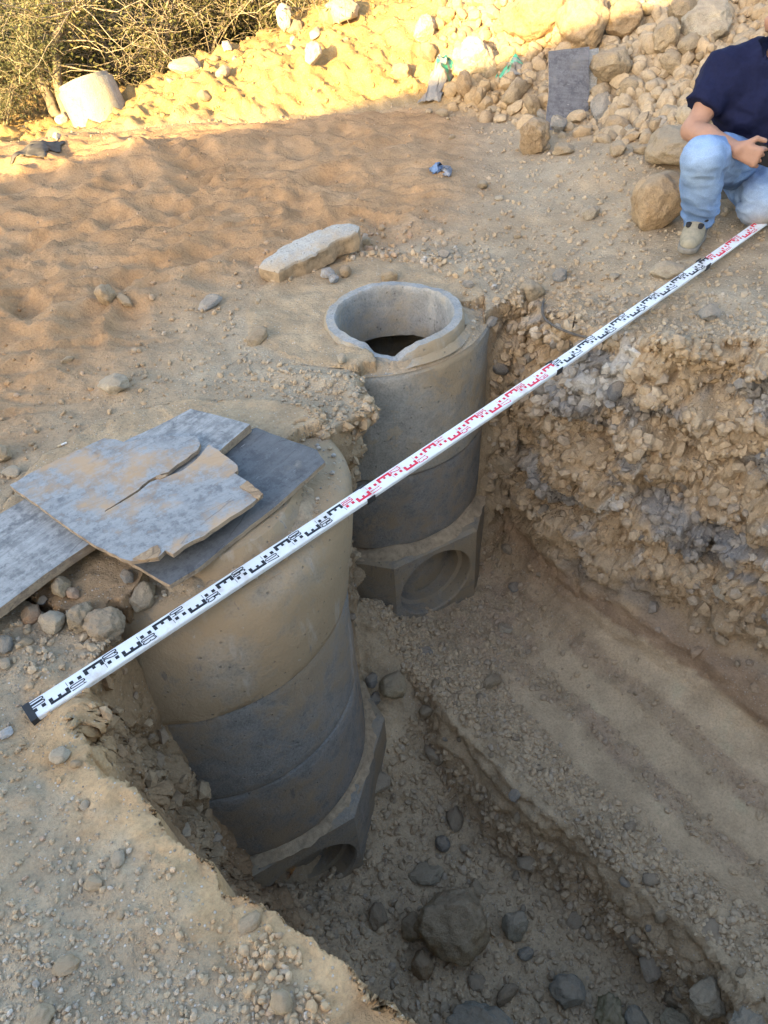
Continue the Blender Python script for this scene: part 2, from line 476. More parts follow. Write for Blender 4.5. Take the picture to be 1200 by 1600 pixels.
def build_terrain():
    def axis(lo, hi, fine_lo, fine_hi, step):
        mid = np.arange(fine_lo, fine_hi + 1e-6, step)
        left = fine_lo - np.cumsum(step * 1.35 ** np.arange(1, 40)); left = left[left > lo]
        right = fine_hi + np.cumsum(step * 1.35 ** np.arange(1, 40)); right = right[right < hi]
        return np.concatenate([left[::-1], mid, right])
    ax = axis(-300, 300, -5, 6, .22); ay = axis(-300, 400, -3, 13, .22)
    X, Y = np.meshgrid(ax, ay)
    nx, ny = len(ax), len(ay)
    x = X.ravel(); y = Y.ravel()
    idx = np.arange(nx * ny).reshape(ny, nx)
    a, b, c, d = idx[:-1, :-1].ravel(), idx[:-1, 1:].ravel(), idx[1:, 1:].ravel(), idx[1:, :-1].ravel()
    flip = ((np.arange(len(a)) // (nx - 1) + np.arange(len(a)) % (nx - 1)) % 2).astype(bool)
    T = np.concatenate([np.where(flip[:, None], np.stack([a, b, c], 1), np.stack([a, b, d], 1)),
                        np.where(flip[:, None], np.stack([a, c, d], 1), np.stack([b, c, d], 1))])
    z, _ = terrain(x, y)
    P = np.stack([x, y, z], 1)
    for it in range(9):
        E = np.concatenate([T[:, [0, 1]], T[:, [1, 2]], T[:, [2, 0]]])
        E.sort(axis=1)
        key = E[:, 0].astype(np.int64) * len(P) + E[:, 1]
        uk, first, inv = np.unique(key, return_index=True, return_inverse=True)
        U = E[first]
        m = (P[U[:, 0]] + P[U[:, 1]]) / 2
        L = np.linalg.norm(P[U[:, 0]] - P[U[:, 1]], axis=1)
        dist = np.linalg.norm(m - CAM, axis=1)
        px, py, dep = to_px(m)
        vis = (dep > 0.3) & (px > -150) & (px < 1350) & (py > -150) & (py < 1750)
        hid = (np.minimum(np.hypot(m[:, 0] - NEAR_C[0], m[:, 1] - NEAR_C[1]), np.hypot(m[:, 0] - FAR_C[0], m[:, 1] - FAR_C[1])) < RING_R - .03) & (m[:, 2] < -.12)
        target = np.maximum(0.0060 * dist, 0.0105) * np.where(vis & ~hid, 1.0, 5.0)
        target = np.where(dist > 9, target * 2, target)
        mark = L > target * 1.35
        if not mark.any(): break
        newid = np.full(len(U), -1); newid[mark] = len(P) + np.arange(mark.sum())
        mm = m[mark]
        zz, _ = terrain(mm[:, 0], mm[:, 1])
        P = np.concatenate([P, np.stack([mm[:, 0], mm[:, 1], zz], 1)])
        n = len(T)
        e0, e1, e2 = newid[inv[:n]], newid[inv[n:2 * n]], newid[inv[2 * n:]]
        code = (e0 >= 0) * 1 + (e1 >= 0) * 2 + (e2 >= 0) * 4
        out = [T[code == 0]]
        # rotate each triangle so that cases share templates
        for cs, rot in ((1, 0), (2, 1), (4, 2)):
            s = code == cs
            t = np.roll(T[s], -rot, axis=1); q = (e0, e1, e2)[rot][s]
            out += [np.stack([t[:, 0], q, t[:, 2]], 1), np.stack([q, t[:, 1], t[:, 2]], 1)]
        for cs, rot in ((3, 0), (6, 1), (5, 2)):
            s = code == cs
            t = np.roll(T[s], -rot, axis=1); q0 = (e0, e1, e2)[rot][s]; q1 = (e1, e2, e0)[rot][s]
            out += [np.stack([q0, t[:, 1], q1], 1), np.stack([t[:, 0], q0, q1], 1), np.stack([t[:, 0], q1, t[:, 2]], 1)]
        s = code == 7
        t = T[s]; a, b, c = e0[s], e1[s], e2[s]
        out += [np.stack([t[:, 0], a, c], 1), np.stack([a, t[:, 1], b], 1), np.stack([c, b, t[:, 2]], 1), np.stack([a, b, c], 1)]
        T = np.concatenate(out)
    return P, T

def tri_normals(P, T):
    fn = np.cross(P[T[:, 1]] - P[T[:, 0]], P[T[:, 2]] - P[T[:, 0]])
    vn = np.zeros_like(P)
    for k in range(3):
        for c in range(3):
            vn[:, c] += np.bincount(T[:, k], weights=fn[:, c], minlength=len(P))
    l = np.linalg.norm(vn, axis=1); l[l == 0] = 1
    return vn / l[:, None]

import time; _t=time.time(); P0, TT = build_terrain(); print("build", time.time()-_t, len(TT))
VN = tri_normals(P0, TT)
x, y, z = P0.T
_, WALL = terrain(x, y)
XJ, YJ = ragged(x, y)
INS = inside_poly(XJ, YJ, PIT)
FZ, LOW, EE, AA = pit_floor(x, y)
DR = np.full(len(x), 1e9)
for i in range(len(PIT)):
    DR = np.minimum(DR, seg_d(XJ, YJ, PIT[i], PIT[(i + 1) % len(PIT)])[0])
FD = foot_d(x, y)
dist_cam = np.linalg.norm(P0 - CAM, axis=1)
near = dist_cam < 14
G0 = ground_z(x, y)
depth_below = np.clip((G0 - z) / 1.5, 0, 2)
TOP = (~INS).astype(float)
FLOORW = INS * (1 - WALL)
# the sandy apron on the left and beyond: everything not within reach of the diggings
rim_far = np.where(TOP > 0, DR, 0)
sandline = 0.58 + 0.12 * perlin(np.stack([x * 2, y * 2, x * 0], 1))
SAND = TOP * sstep(sandline - .1, sandline + .6, DR) * sstep(0.75, 0.1, x - 0.16 * (y - 3)) * sstep(1.9, 2.5, y + 0.9 * (-x - 0.6)) * sstep(0.12, -0.12, FD)
SAND *= sstep(-2.6, -1.2, -(np.maximum(-x, 0) * 0 + 0))  # whole left side
BANK = sstep(-0.1, 0.25, FD)
D = np.zeros_like(P0)
Pn = P0.copy()
def along(nv, amp):
    return nv * amp[:, None]
# broad unevenness of the open ground
amp = np.zeros(len(x))
amp += TOP * near * (0.020 * fbm(P0 * 1.3, 3) * sstep(0.0, 0.35, DR) + 0.010 * fbm(P0 * 6, 3) + 0.0035 * fbm(P0 * 28, 3))
# sand: soft ripples dragged by the machine, footprints
q = np.stack([x * 1.9 + 0.5 * y, y * 4.2 - 0.8 * x, x * 0], 1)
w = np.stack([fbm(q * 0.8, 2), fbm(q * 0.8 + 50, 2), x * 0], 1)
rip = ridged(q + 0.7 * w, 3)
amp += SAND * (0.019 * rip + 0.012 * ridged(q * 2.6 + w, 3) + 0.018 * fbm(P0 * 3.3, 3) + 0.008 * fbm(P0 * 17, 3) + .007 * ridged(q * 5 + 2 * w, 2))
foot_dents = np.zeros(len(x))
r2 = np.random.default_rng(3)
for k in range(46):
    cx, cy = r2.uniform(-2.6, 0.3), r2.uniform(2.9, 5.4)
    ang = r2.uniform(0, 3.14); rx, ry = r2.uniform(.05, .10), r2.uniform(.13, .2)
    u = (x - cx) * math.cos(ang) + (y - cy) * math.sin(ang); v = -(x - cx) * math.sin(ang) + (y - cy) * math.cos(ang)
    rr = (u / rx) ** 2 + (v / ry) ** 2
    foot_dents += np.exp(-rr) * -1.0 + 0.75 * np.exp(-((np.sqrt(rr) - 1.5) / .4) ** 2)
amp += SAND * 0.027 * np.clip(foot_dents, -1.4, 1.0)
# tread marks of the excavator across the sand
ta = np.array([-1.35, 5.45]); tb = np.array([-0.55, 4.35]); tv = (tb - ta) / np.linalg.norm(tb - ta)
tu = (x - ta[0]) * tv[0] + (y - ta[1]) * tv[1]; tw = (x - ta[0]) * -tv[1] + (y - ta[1]) * tv[0]
tread = np.exp(-(tw / .17) ** 4) * sstep(-.2, .1, tu) * sstep(1.3, 0.8, tu)
amp += SAND * tread * (0.016 * np.sign(np.sin(tu * 62)) * np.minimum(1, 2 * np.abs(np.sin(tu * 62))) - 0.02)
amp += SAND * 0.05 * np.exp(-((tw + 0.22) / .10) ** 2) * sstep(-.5, 0, tu) * sstep(1.0, 0.3, tu)
amp += SAND * 0.075 * np.exp(-(((x + 0.95) / .40) ** 2 + ((y - 5.22) / .17) ** 2)) + SAND * 0.06 * np.exp(-(((x + 1.55) / .3) ** 2 + ((y - 5.1) / .15) ** 2))
# bank of spoil: clods
bk = np.where(BANK * near > 0.01)[0]
if len(bk):
    f1, f2, cid = worley(P0[bk] * 6.5)
    g1, g2, cid2 = worley(P0[bk] * 15)
    amp[bk] += BANK[bk] * (0.08 * fbm(P0[bk] * 1.6, 3) + 0.10 * (0.55 - f1) * (cid > .35) + 0.045 * (0.5 - g1) * (cid2 > .3) + 0.012 * fbm(P0[bk] * 18, 3) + 0.03 * facets(P0[bk] * 13.0))
# loose broken lip round the pit and the gravelly ground near it
lip = TOP * sstep(0.42, 0.02, DR) * near
li = np.where(lip > 0.01)[0]
f1, f2, cid = worley(P0[li] * 11)
amp[li] += lip[li] * (0.022 * (0.5 - f1) * (cid > .3) + 0.02 * fbm(P0[li] * 5, 3))
# pit walls: torn soil, protruding lumps and stones, ledges
wi = np.where((WALL > 0.01) & near)[0]
Pw = P0[wi]
right = sstep(0.3, 0.9, Pw[:, 0])
wv = np.stack([fbm(Pw * 3, 2), fbm(Pw * 3 + 40, 2), fbm(Pw * 3 + 80, 2)], 1)
f1, f2, cid = worley((Pw + 0.05 * wv) * np.array([6.0, 6.0, 8.5]))
g1, g2, cid2 = worley((Pw + 0.03 * wv) * 15.0)
h1, h2, cid3 = worley(Pw * 34.0)
smooth_low = sstep(0.62, 0.92, depth_below[wi]) * right            # lower part cut smooth by the bucket
rugged = WALL[wi] * (1 - 0.85 * smooth_low)
lump = 0.075 * (0.60 - f1) * (0.35 + 1.0 * cid) - 0.030 * np.exp(-(f2 - f1) / .05)
lump += 0.030 * (0.55 - g1) * (0.2 + cid2) + 0.020 * (0.5 - h1) * cid3
lump += 0.045 * ridged(Pw * np.array([2.2, 2.2, 5.0]), 3) * right + 0.030 * fbm(Pw * 3, 3) + 0.010 * fbm(Pw * 40, 3)
patchy = sstep(-.25, .35, fbm(Pw * 3.2 + 40, 3))
lump += (0.050 * facets((Pw + .05 * wv) * np.array([7., 7., 9.5])) * (.18 + .95 * right) + 0.018 * facets(Pw * 26.0) * (.35 + .65 * right)) * (.22 + .78 * patchy)
lump += right * (1 - patchy) * (.035 * fbm(Pw * 4.5 + 9, 4))
lump += (1 - right) * (0.030 * fbm(Pw * 7, 4) + .018 * ridged(Pw * 5, 3))
lump *= 1 - 1.0 * sstep(1.02, .88, Pw[:, 1]) * sstep(.95, .6, depth_below[wi]) * sstep(.9, .5, Pw[:, 0])
_sd = np.abs((Pw[:, 0] + .94) * .613 - (Pw[:, 1] - 1.06) * .79)
lump *= 1 - .85 * np.exp(-(_sd / .07) ** 2) * sstep(.25, .1, depth_below[wi]) * sstep(-.3, -.5, Pw[:, 0])
amp[wi] += rugged * lump * (0.95 + 0.55 * right)
# smooth scraped grooves along the trench
al = Pw[:, 0] * TDIR[0] + Pw[:, 1] * TDIR[1]; ac = Pw[:, 0] * -TDIR[1] + Pw[:, 1] * TDIR[0]
gro = fbm(np.stack([al * 0.9, ac * 9, Pw[:, 2] * 9], 1), 3)
amp[wi] += smooth_low * WALL[wi] * (0.026 * gro + 0.006 * fbm(Pw * 25, 3))
# pit floor: scraped strips with ribbons of crumbs between, rough low trench
fi = np.where((FLOORW > 0.01) & near)[0]
Pf = P0[fi]
al = Pf[:, 0] * TDIR[0] + Pf[:, 1] * TDIR[1]; ac = Pf[:, 0] * -TDIR[1] + Pf[:, 1] * TDIR[0]
strip = np.sin((ac + 0.04 * fbm(np.stack([al * 1.5, ac * 3, ac * 0], 1), 2)) * 2 * math.pi / 0.25)
STRIP = np.zeros(len(x)); STRIP[fi] = sstep(-0.55, -0.1, strip) * sstep(.22, .34, EE[fi]) * sstep(-.1, .25, AA[fi])
f1, f2, cid = worley(Pf * 17); g1, _, cid2 = worley(Pf * 42)
rough = (1 - STRIP[fi]) * (0.045 * (0.5 - f1) * (cid > .3) + 0.022 * (0.5 - g1) * cid2) + 0.02 * fbm(Pf * 3.5, 3) + 0.004 * fbm(Pf * 40, 3)
step_face = np.exp(-((EE[fi] + 0.01) / .09) ** 2) * sstep(-.1, .1, AA[fi])
rough += step_face * 0.03 * fbm(np.stack([al * 2.0, ac * 12, Pf[:, 2] * 12], 1), 3)
amp[fi] += FLOORW[fi] * (rough - 0.012 * STRIP[fi])
# nothing of the ground may poke through the concrete
for c in (NEAR_C, FAR_C):
    rr = np.hypot(x - c[0], y - c[1])
    amp *= 1 - 0.9 * np.exp(-((rr - RING_R) / .05) ** 2) * (z > -1.3)
    on_top = (rr < RING_R) & (z > -.06)
    amp = np.where((rr < RING_R - 0.01) & ~on_top, np.minimum(amp, 0), amp)
    amp = np.where(on_top, .012 * fbm(P0 * 9, 3) + .006 * fbm(P0 * 30, 2), amp)
Pn = P0 + VN * amp[:, None]
# the soil between the two manholes overhangs: its upper part leans out over the pit
lean = sstep(-.55, -.04, z) * np.exp(-np.clip((y - 2.30) / .21, -5, 5) ** 4) * sstep(.42, .04, np.abs(x + .20)) * (np.hypot(x - FAR_C[0], y - FAR_C[1]) > RING_R + .005)
Pn[:, 0] += lean * (.155 + .03 * fbm(P0 * 8, 3)); Pn[:, 1] += lean * .02
print("disp", time.time()-_t)
# ---- the soil's own colours
def C3(*c): return np.array(c)
tint = np.tile(C3(.375, .28, .18), (len(x), 1))
n1 = fbm(P0 * 1.7, 4)[:, None]; n2 = fbm(P0 * 6.0 + 9, 4)[:, None]
grey = C3(.385, .315, .225)
tint += (grey - tint) * np.clip(0.35 + 0.6 * n1, 0, .8) * TOP[:, None]
tint += (C3(.375, .228, .118) - tint) * (SAND * np.clip(0.9 + 0.25 * n1[:, 0], 0, 1))[:, None]
tint += (C3(.37, .24, .095) - tint) * (BANK * sstep(1.6, 0.2, x) * 0.9)[:, None]
fresh = np.maximum(TOP * sstep(0.15, 0.05, DR + 0.06 * n2[:, 0]), INS * sstep(.14, .03, depth_below)) * sstep(1.2, 1.0, y) * sstep(.4, .2, x)      # the freshly broken ochre edge in front
tint += (C3(.47, .315, .17) - tint) * (0 * fresh)[:, None]
FRESH = fresh
wall_c = C3(.40, .295, .185)
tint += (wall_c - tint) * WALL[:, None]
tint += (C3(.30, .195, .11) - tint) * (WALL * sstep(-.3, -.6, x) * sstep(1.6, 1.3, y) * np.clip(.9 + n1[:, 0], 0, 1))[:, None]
tint += (C3(.49, .325, .175) - tint) * (0.9 * FRESH)[:, None]
# grey, flinty beds in the right wall and pale lime streaks
bed = WALL * sstep(0.5, 0.9, x) * sstep(0.10, 0.38, fbm(np.stack([x * 2.6, y * 2.6, z * 5.5], 1) + 3, 4)) * sstep(.95, .6, depth_below)
tint += (C3(.205, .20, .195) - tint) * (0.85 * bed)[:, None]
pale = WALL * sstep(0.6, 1.0, x) * sstep(0.32, 0.5, fbm(np.stack([x * 5, y * 5, z * 3.2], 1) + 21, 4)) * sstep(.9, .5, depth_below)
tint += (C3(.53, .50, .45) - tint) * (0.8 * pale)[:, None]
red = sstep(.78, .86, depth_below) * sstep(1.02, .92, depth_below) * WALL * sstep(.4, .8, x)
tint += (C3(.30, .185, .115) - tint) * (0.55 * red)[:, None]
tint += (C3(.50, .375, .24) - tint) * FLOORW[:, None]
tint += (C3(.54, .405, .26) - tint) * (STRIP * .8)[:, None]
redf = FLOORW * (1 - STRIP) * sstep(.25, .5, EE) * np.clip(.4 + n2[:, 0], 0, 1)
tint += (C3(.32, .22, .16) - tint) * (0.5 * redf)[:, None]
tint += (C3(.48, .36, .235) - tint) * (FLOORW * LOW * .6)[:, None]
tint *= 1 + 0.16 * n2
duff = sstep(1.2, 2.2, FD) * sstep(-.2, -1.6, x + .35 * (y - 7)) * 0.9                     # leaf litter under the shrubs
tint += (C3(.30, .21, .11) - tint) * duff[:, None]
tint = np.clip(tint, .05, .56)
_ct = Pn[TT].mean(1)
_in = np.minimum(np.hypot(_ct[:, 0] - NEAR_C[0], _ct[:, 1] - NEAR_C[1]), np.hypot(_ct[:, 0] - FAR_C[0], _ct[:, 1] - FAR_C[1])) < .485
TT = TT[~(_in & (_ct[:, 2] < -.065))]            # the ground does not run on through the hollow shafts
GRIT = np.clip(TOP * (1 - SAND) * (1 - .4 * BANK) + FLOORW * (1 - STRIP) * .8 + .5 * WALL, 0, 1)
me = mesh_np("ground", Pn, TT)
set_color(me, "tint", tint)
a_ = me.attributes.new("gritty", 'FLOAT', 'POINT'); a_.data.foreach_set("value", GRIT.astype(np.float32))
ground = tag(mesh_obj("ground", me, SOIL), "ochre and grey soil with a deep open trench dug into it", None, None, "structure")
print("terrain tris", len(TT), "verts", len(Pn))
_use = np.where((np.abs(Pn[TT[:, 0], 0]) < 9) & (Pn[TT[:, 0], 1] > -4) & (Pn[TT[:, 0], 1] < 16))[0]
print("mesh", time.time()-_t)
BVH = BVHTree.FromPolygons(Pn.tolist(), TT[_use].tolist())
print("bvh", time.time()-_t)
def hit_px(px, py):
    d = ray(px, py)
    h = BVH.ray_cast(Vector(CAM), Vector(d / np.linalg.norm(d)))
    return (np.array(h[0]), np.array(h[1])) if h[0] is not None else (None, None)
def drop(xx, yy, top=6.0):
    h = BVH.ray_cast(Vector((xx, yy, top)), Vector((0, 0, -1)))
    return (np.array(h[0]), np.array(h[1])) if h[0] is not None else (np.array([xx, yy, 0.0]), np.array([0, 0, 1.0]))
# ---------------------------------------------------------------- unseen building placed behind the camera so that its shadow covers the site
PLASTER = plain("plaster", (0.48, 0.44, 0.38), 0.9, 0.2, 0.08, 3)
GLASS_D = plain("window_glass", (0.05, 0.06, 0.07), 0.12, 0.5, 0.02, 3)
def box_bm(bm, lo, hi):
    vs = [bm.verts.new((a, b, c)) for c in (lo[2], hi[2]) for b in (lo[1], hi[1]) for a in (lo[0], hi[0])]
    for f in ((0, 2, 3, 1), (4, 5, 7, 6), (0, 1, 5, 4), (1, 3, 7, 5), (3, 2, 6, 7), (2, 0, 4, 6)):
        bm.faces.new([vs[i] for i in f])
    return vs
EDGE = np.array([-0.1, 5.9, 0.0]) + 25 * SUN / np.linalg.norm([-0.45, -0.86, 0.272]) * 1.0
EDGE = np.array([-0.1 - .45 * 17, 6.10 - .86 * 17, .272 * 17])
EL = np.array([0.899, 0.438]); 
house = empty("shade_building", "unseen plain flat-roofed building placed to cast the shade over the dug ground", "building", (EDGE[0], EDGE[1], -0.3))
house.rotation_euler = (0, 0, math.atan2(EL[1], EL[0]))
HH = EDGE[2] + 0.3
bm = bmesh.new(); box_bm(bm, (-12, -9, 0), (15, -0.25, HH - 0.25)); bm_obj("wall", bm, PLASTER, house)
bm = bmesh.new(); box_bm(bm, (-12.3, -9.3, HH - 0.247), (15.3, 0.0, HH)); bm_obj("roof", bm, PLASTER, house)
wm = None
for fl in (0.9,):
    for k in range(8):
        bm = bmesh.new(); box_bm(bm, (-10.8 + k * 3.2, -0.247, fl), (-9.4 + k * 3.2, -0.20, fl + 1.3))
        w_ = bm_obj("window", bm, PLASTER, house)
        bm = bmesh.new(); box_bm(bm, (-10.72 + k * 3.2, -0.197, fl + .08), (-9.48 + k * 3.2, -0.19, fl + 1.22)); bm_obj("pane", bm, GLASS_D, w_)

# ---------------------------------------------------------------- manholes
def revolve(name, prof, mat, parent, seg=112, jit=0.003, seed=0, closed=True):
    """prof: list of (radius, z, centre_x, centre_y) swept once round; closed joins last to first"""
    n = len(prof); V = []
    for k in range(seg):
        a = 2 * math.pi * k / seg
        for (r, zz, cx, cy) in prof: V.append((cx + r * math.cos(a), cy + r * math.sin(a), zz))
    V = np.array(V)
    if jit:
        d = fbm(V * 7 + seed, 3) * jit + fbm(V * 40 + seed, 2) * jit * 0.4
        cxy = np.tile(np.array([(p[2], p[3]) for p in prof]), (seg, 1))
        rad = V[:, :2] - cxy; rad /= np.linalg.norm(rad, axis=1)[:, None] + 1e-9
        V[:, :2] += rad * d[:, None]; V[:, 2] += d * 0.8
    Fq = []
    for k in range(seg):
        k2 = (k + 1) % seg
        for i in range(n if closed else n - 1):
            j = (i + 1) % n
            Fq.append((k * n + i, k2 * n + i, k2 * n + j, k * n + j))
    me = mesh_np(name, V, np.array(Fq))
    o = mesh_obj(name, me, mat, parent)
    o.data.polygons.foreach_set("use_smooth", [True] * len(me.polygons))
    try:
        o.data.set_sharp_from_angle(angle=math.radians(40))
    except Exception: pass
    return o
def subdiv_prof(pts, step=0.03):
    out = []
    for a, b in zip(pts[:-1], pts[1:]):
        L = max(abs(b[0] - a[0]), abs(b[1] - a[1])); n = max(1, int(L / step))
        for i in range(n):
            t = i / n; out.append(tuple(a[k] + (b[k] - a[k]) * t for k in range(4)))
    out.append(pts[-1]); return out
def shell_ring(name, mat, parent, top, bot, zt, zb, R=RING_R, Ri=0.46, seed=0):
    pts = [(Ri, zb, *bot), (R - .018, zb, *bot), (R - .004, zb + .008, *bot), (R, zb + .022, *bot), (R, zt - .022, *top), (R - .004, zt - .008, *top), (R - .018, zt, *top), (Ri, zt, *top), (Ri, zb, *bot)]
    return revolve(name, subdiv_prof(pts)[:-1], mat, parent, seed=seed)
def octagon_base(parent, c, face_n, zt, zb, apo, mat, hole_r, hole_z):
    """eight-sided chamber; the wall facing along face_n has a round pipe opening"""
    a0 = math.atan2(face_n[1], face_n[0])
    half = apo * math.tan(math.pi / 8)
    def P(i, s, zz, ap=apo):
        a = a0 + i * math.pi / 4
        h = ap * math.tan(math.pi / 8)
        return (c[0] + ap * math.cos(a) - s * h * math.sin(a), c[1] + ap * math.sin(a) + s * h * math.cos(a), zz)
    bm = bmesh.new()
    ch = 0.018
    for i in range(1, 8):
        vs = [bm.verts.new(P(i, -1, zb)), bm.verts.new(P(i, 1, zb)), bm.verts.new(P(i, 1, zt - ch)), bm.verts.new(P(i, -1, zt - ch))]
        bm.faces.new(vs)
    for i in range(8):
        bm.faces.new([bm.verts.new(P(i, -1, zt - ch)), bm.verts.new(P(i, 1, zt - ch)), bm.verts.new(P(i, 1, zt, apo - ch)), bm.verts.new(P(i, -1, zt, apo - ch))])
    top = [bm.verts.new(P(i, -1, zt, apo - ch)) for i in range(8)]; bm.faces.new(top)
    # front wall with the opening: quads between the wall outline and the circle
    N = 48
    hh, up_, dn_ = half, zt - ch - hole_z, hole_z - zb
    circ, outer, tube = [], [], []
    nx, ny = math.cos(a0), math.sin(a0)
    def W(s, t, dep=0.0):
        return (c[0] + (apo - dep) * nx - s * ny, c[1] + (apo - dep) * ny + s * nx, hole_z + t)
    for k in range(N):
        a = 2 * math.pi * (k + .5) / N
        cs, sn = math.cos(a), math.sin(a)
        circ.append(bm.verts.new(W(hole_r * cs, hole_r * sn)))
        sc = min(hh / abs(cs) if abs(cs) > 1e-6 else 9, (up_ if sn > 0 else dn_) / abs(sn) if abs(sn) > 1e-6 else 9)
        outer.append(bm.verts.new(W(sc * cs, sc * sn)))
    corner = []
    for k in range(N):
        k2 = (k + 1) % N
        bm.faces.new([circ[k], outer[k], outer[k2], circ[k2]])
    for s, t in ((hh, up_), (-hh, up_), (-hh, -dn_), (hh, -dn_)):
        best = sorted(range(N), key=lambda k: (outer[k].co - Vector(W(s, t))).length)[:2]
        bm.faces.new([bm.verts.new(W(s, t)), outer[best[0]], outer[best[1]]])
    rings = [circ]
    for dep, r_ in ((0.010, hole_r - .006), (0.070, hole_r - .008), (0.078, hole_r - .030), (0.22, hole_r - .034), (0.30, hole_r - .034)):
        rings.append([bm.verts.new(W(r_ * math.cos(2 * math.pi * (k + .5) / N), r_ * math.sin(2 * math.pi * (k + .5) / N), dep)) for k in range(N)])
    for ra, rb in zip(rings[:-1], rings[1:]):
        for k in range(N): bm.faces.new([ra[k], ra[(k + 1) % N], rb[(k + 1) % N], rb[k]])
    bmesh.ops.remove_doubles(bm, verts=bm.verts, dist=0.0008)
    o = bm_obj("base_chamber", bm, mat, parent)
    # inside wall of the chamber seen through the opening
    pts = [(.44, zt - .03, *c), (.44, zb + .02, *c), (0.0, zb + .03, *c)]
    iw = revolve("chamber_wall", subdiv_prof(pts, .06), mat, o, seg=48, jit=0.006, closed=False)
    return o
FACE_N = np.array([0.45, -0.893])
CONC_NECK = concrete_material("neck_concrete", (0.29, 0.29, 0.28), (0.33, 0.27, 0.19), 0.22, 0.3)
MORTAR = plain("earthy_mortar", (.37, .28, .185), .95, .1, .25, 35, 0, .012)
def mortar(parent, c, z0, z1, r1, a0=-180, a1=0, seed=1):
    pts = subdiv_prof([(.50, z0 - .004, *c), (r1, z0 - .004, *c), (r1 - .025, z0 + (z1 - z0) * .5, *c), (.545, z1, *c), (.50, z1, *c)], .016)
    o = revolve("mortar_joint", pts, MORTAR, parent, seg=150, jit=0, closed=False)
    vv = np.empty(len(o.data.vertices) * 3, np.float32); o.data.vertices.foreach_get("co", vv); vv = vv.reshape(-1, 3)
    rad = vv[:, :2] - np.array(c); r = np.linalg.norm(rad, axis=1); an = np.arctan2(rad[:, 1], rad[:, 0])
    lump = fbm(vv * 16 + seed, 3) * .010 + facets(vv * 34.0 + seed) * .010
    hgt = .55 + .75 * perlin(np.stack([np.cos(an) * 2.3, np.sin(an) * 2.3, an * 0 + seed], 1))
    vv[:, 2] = z0 - .004 + (vv[:, 2] - z0 + .004) * np.clip(hgt, .12, 1.3) + lump * .5 * (r > .53)
    vv[:, :2] += rad / r[:, None] * (lump * (r > .53))[:, None]
    o.data.vertices.foreach_set("co", vv.ravel()); o.data.update()
    return o
c1, c2, c3, c4 = (-0.620, 1.855), (-0.700, 1.780), (-0.697, 1.755), (-0.688, 1.738)
mh1 = empty("manhole", "nearer concrete manhole half dug out, its mouth covered with old boards", "manhole", (0, 0, 0), "precast manholes in the pit")
lc = (-0.555, 1.735)
lerp = lambda t: (c2[0] + (c1[0] - c2[0]) * t, c2[1] + (c1[1] - c2[1]) * t)
pts = [(.19, -.20, *lc), (.46, -.20, *c2), (.46, -.45, *c2), (.538, -.45, *c2), (.55, -.435, *c2), (.552, -.36, *lerp(.10)), (.551, -.28, *lerp(.3)), (.547, -.20, *lerp(.55)), (.538, -.13, *lerp(.78)), (.526, -.075, *lerp(.92)), (.512, -.042, *c1), (.494, -.024, *c1), (.465, -.018, *c1), (.318, -.014, *lc), (.300, .000, *lc), (.286, .036, *lc), (.276, .052, *lc), (.215, .056, *lc), (.195, .048, *lc), (.19, -.20, *lc)]
revolve("top_slab", subdiv_prof(pts, .02)[:-1], CONC_TOP, mh1, seed=3, jit=.005)
shell_ring("ring", CONC_LOW, mh1, (c2[0] + .004, c2[1] + .002), c3, -.456, -.930, R=.538, seed=5)
shell_ring("ring", CONC_LOW, mh1, (c3[0] + .004, c3[1]), c4, -.936, -1.40, R=.534, seed=9)
octagon_base(mh1, (-0.685, 1.75), FACE_N, -1.405, -2.1, .572, CONC_BASE, .222, -1.74)
d1, d2, d3 = (0.000, 3.045), (-0.015, 2.985), (-0.018, 2.995)
mh2 = empty("manhole", "farther concrete manhole with an open round mouth and a pipe opening at its foot", "manhole", (0, 0, 0), "precast manholes in the pit")
oc = (0.106, 2.862)
pts = [(.250, -.22, *oc), (.46, -.22, *d2), (.46, -.55, *d2), (.538, -.55, *d2), (.55, -.535, *d2), (.55, -.068, *d1), (.535, -.052, *d1), (.50, -.048, *d1), (.335, -.035, *oc), (.305, -.015, *oc), (.300, .018, *oc), (.292, .028, *oc), (.258, .030, *oc), (.251, .020, *oc), (.250, -.22, *oc)]
top2 = revolve("top_slab", subdiv_prof(pts, .02)[:-1], CONC_TOP2, mh2, seed=21, jit=.005)
# the lip of the far mouth is broken away on the side towards the camera
vv = np.empty(len(top2.data.vertices) * 3, np.float32); top2.data.vertices.foreach_get("co", vv); vv = vv.reshape(-1, 3)
ang = np.arctan2(vv[:, 1] - oc[1], vv[:, 0] - oc[0]); rr = np.hypot(vv[:, 0] - oc[0], vv[:, 1] - oc[1])
dang = ((ang + 1.72 + math.pi) % (2 * math.pi)) - math.pi + .12 * perlin(vv * 22)
bk = sstep(.46, .20, np.abs(dang)) * (rr < .345) * (vv[:, 2] > -.2)
bk = .75 * np.clip(bk * (.55 + .5 * sstep(.35, -.1, np.abs(dang + .0)) + .5 * perlin(vv * 14 + 3)), 0, 1)
vv[:, 2] -= bk * np.clip(vv[:, 2] + .050, 0, 1)
vv[:, 2] += (rr < .34) * (vv[:, 2] > -.02) * .007 * fbm(vv * 18 + 4, 3)
top2.data.vertices.foreach_set("co", vv.ravel()); top2.data.update()
top2.data.materials.append(CONC_NECK)
_pc = np.empty(len(top2.data.polygons) * 3, np.float32); top2.data.polygons.foreach_get("center", _pc); _pc = _pc.reshape(-1, 3)
top2.data.polygons.foreach_set("material_index", ((np.hypot(_pc[:, 0] - oc[0], _pc[:, 1] - oc[1]) < .285) & (_pc[:, 2] > -.23)).astype(np.int32))
shell_ring("ring", CONC_LOW, mh2, (d2[0] + .002, d2[1]), d3, -.556, -1.00, R=.540, seed=25)
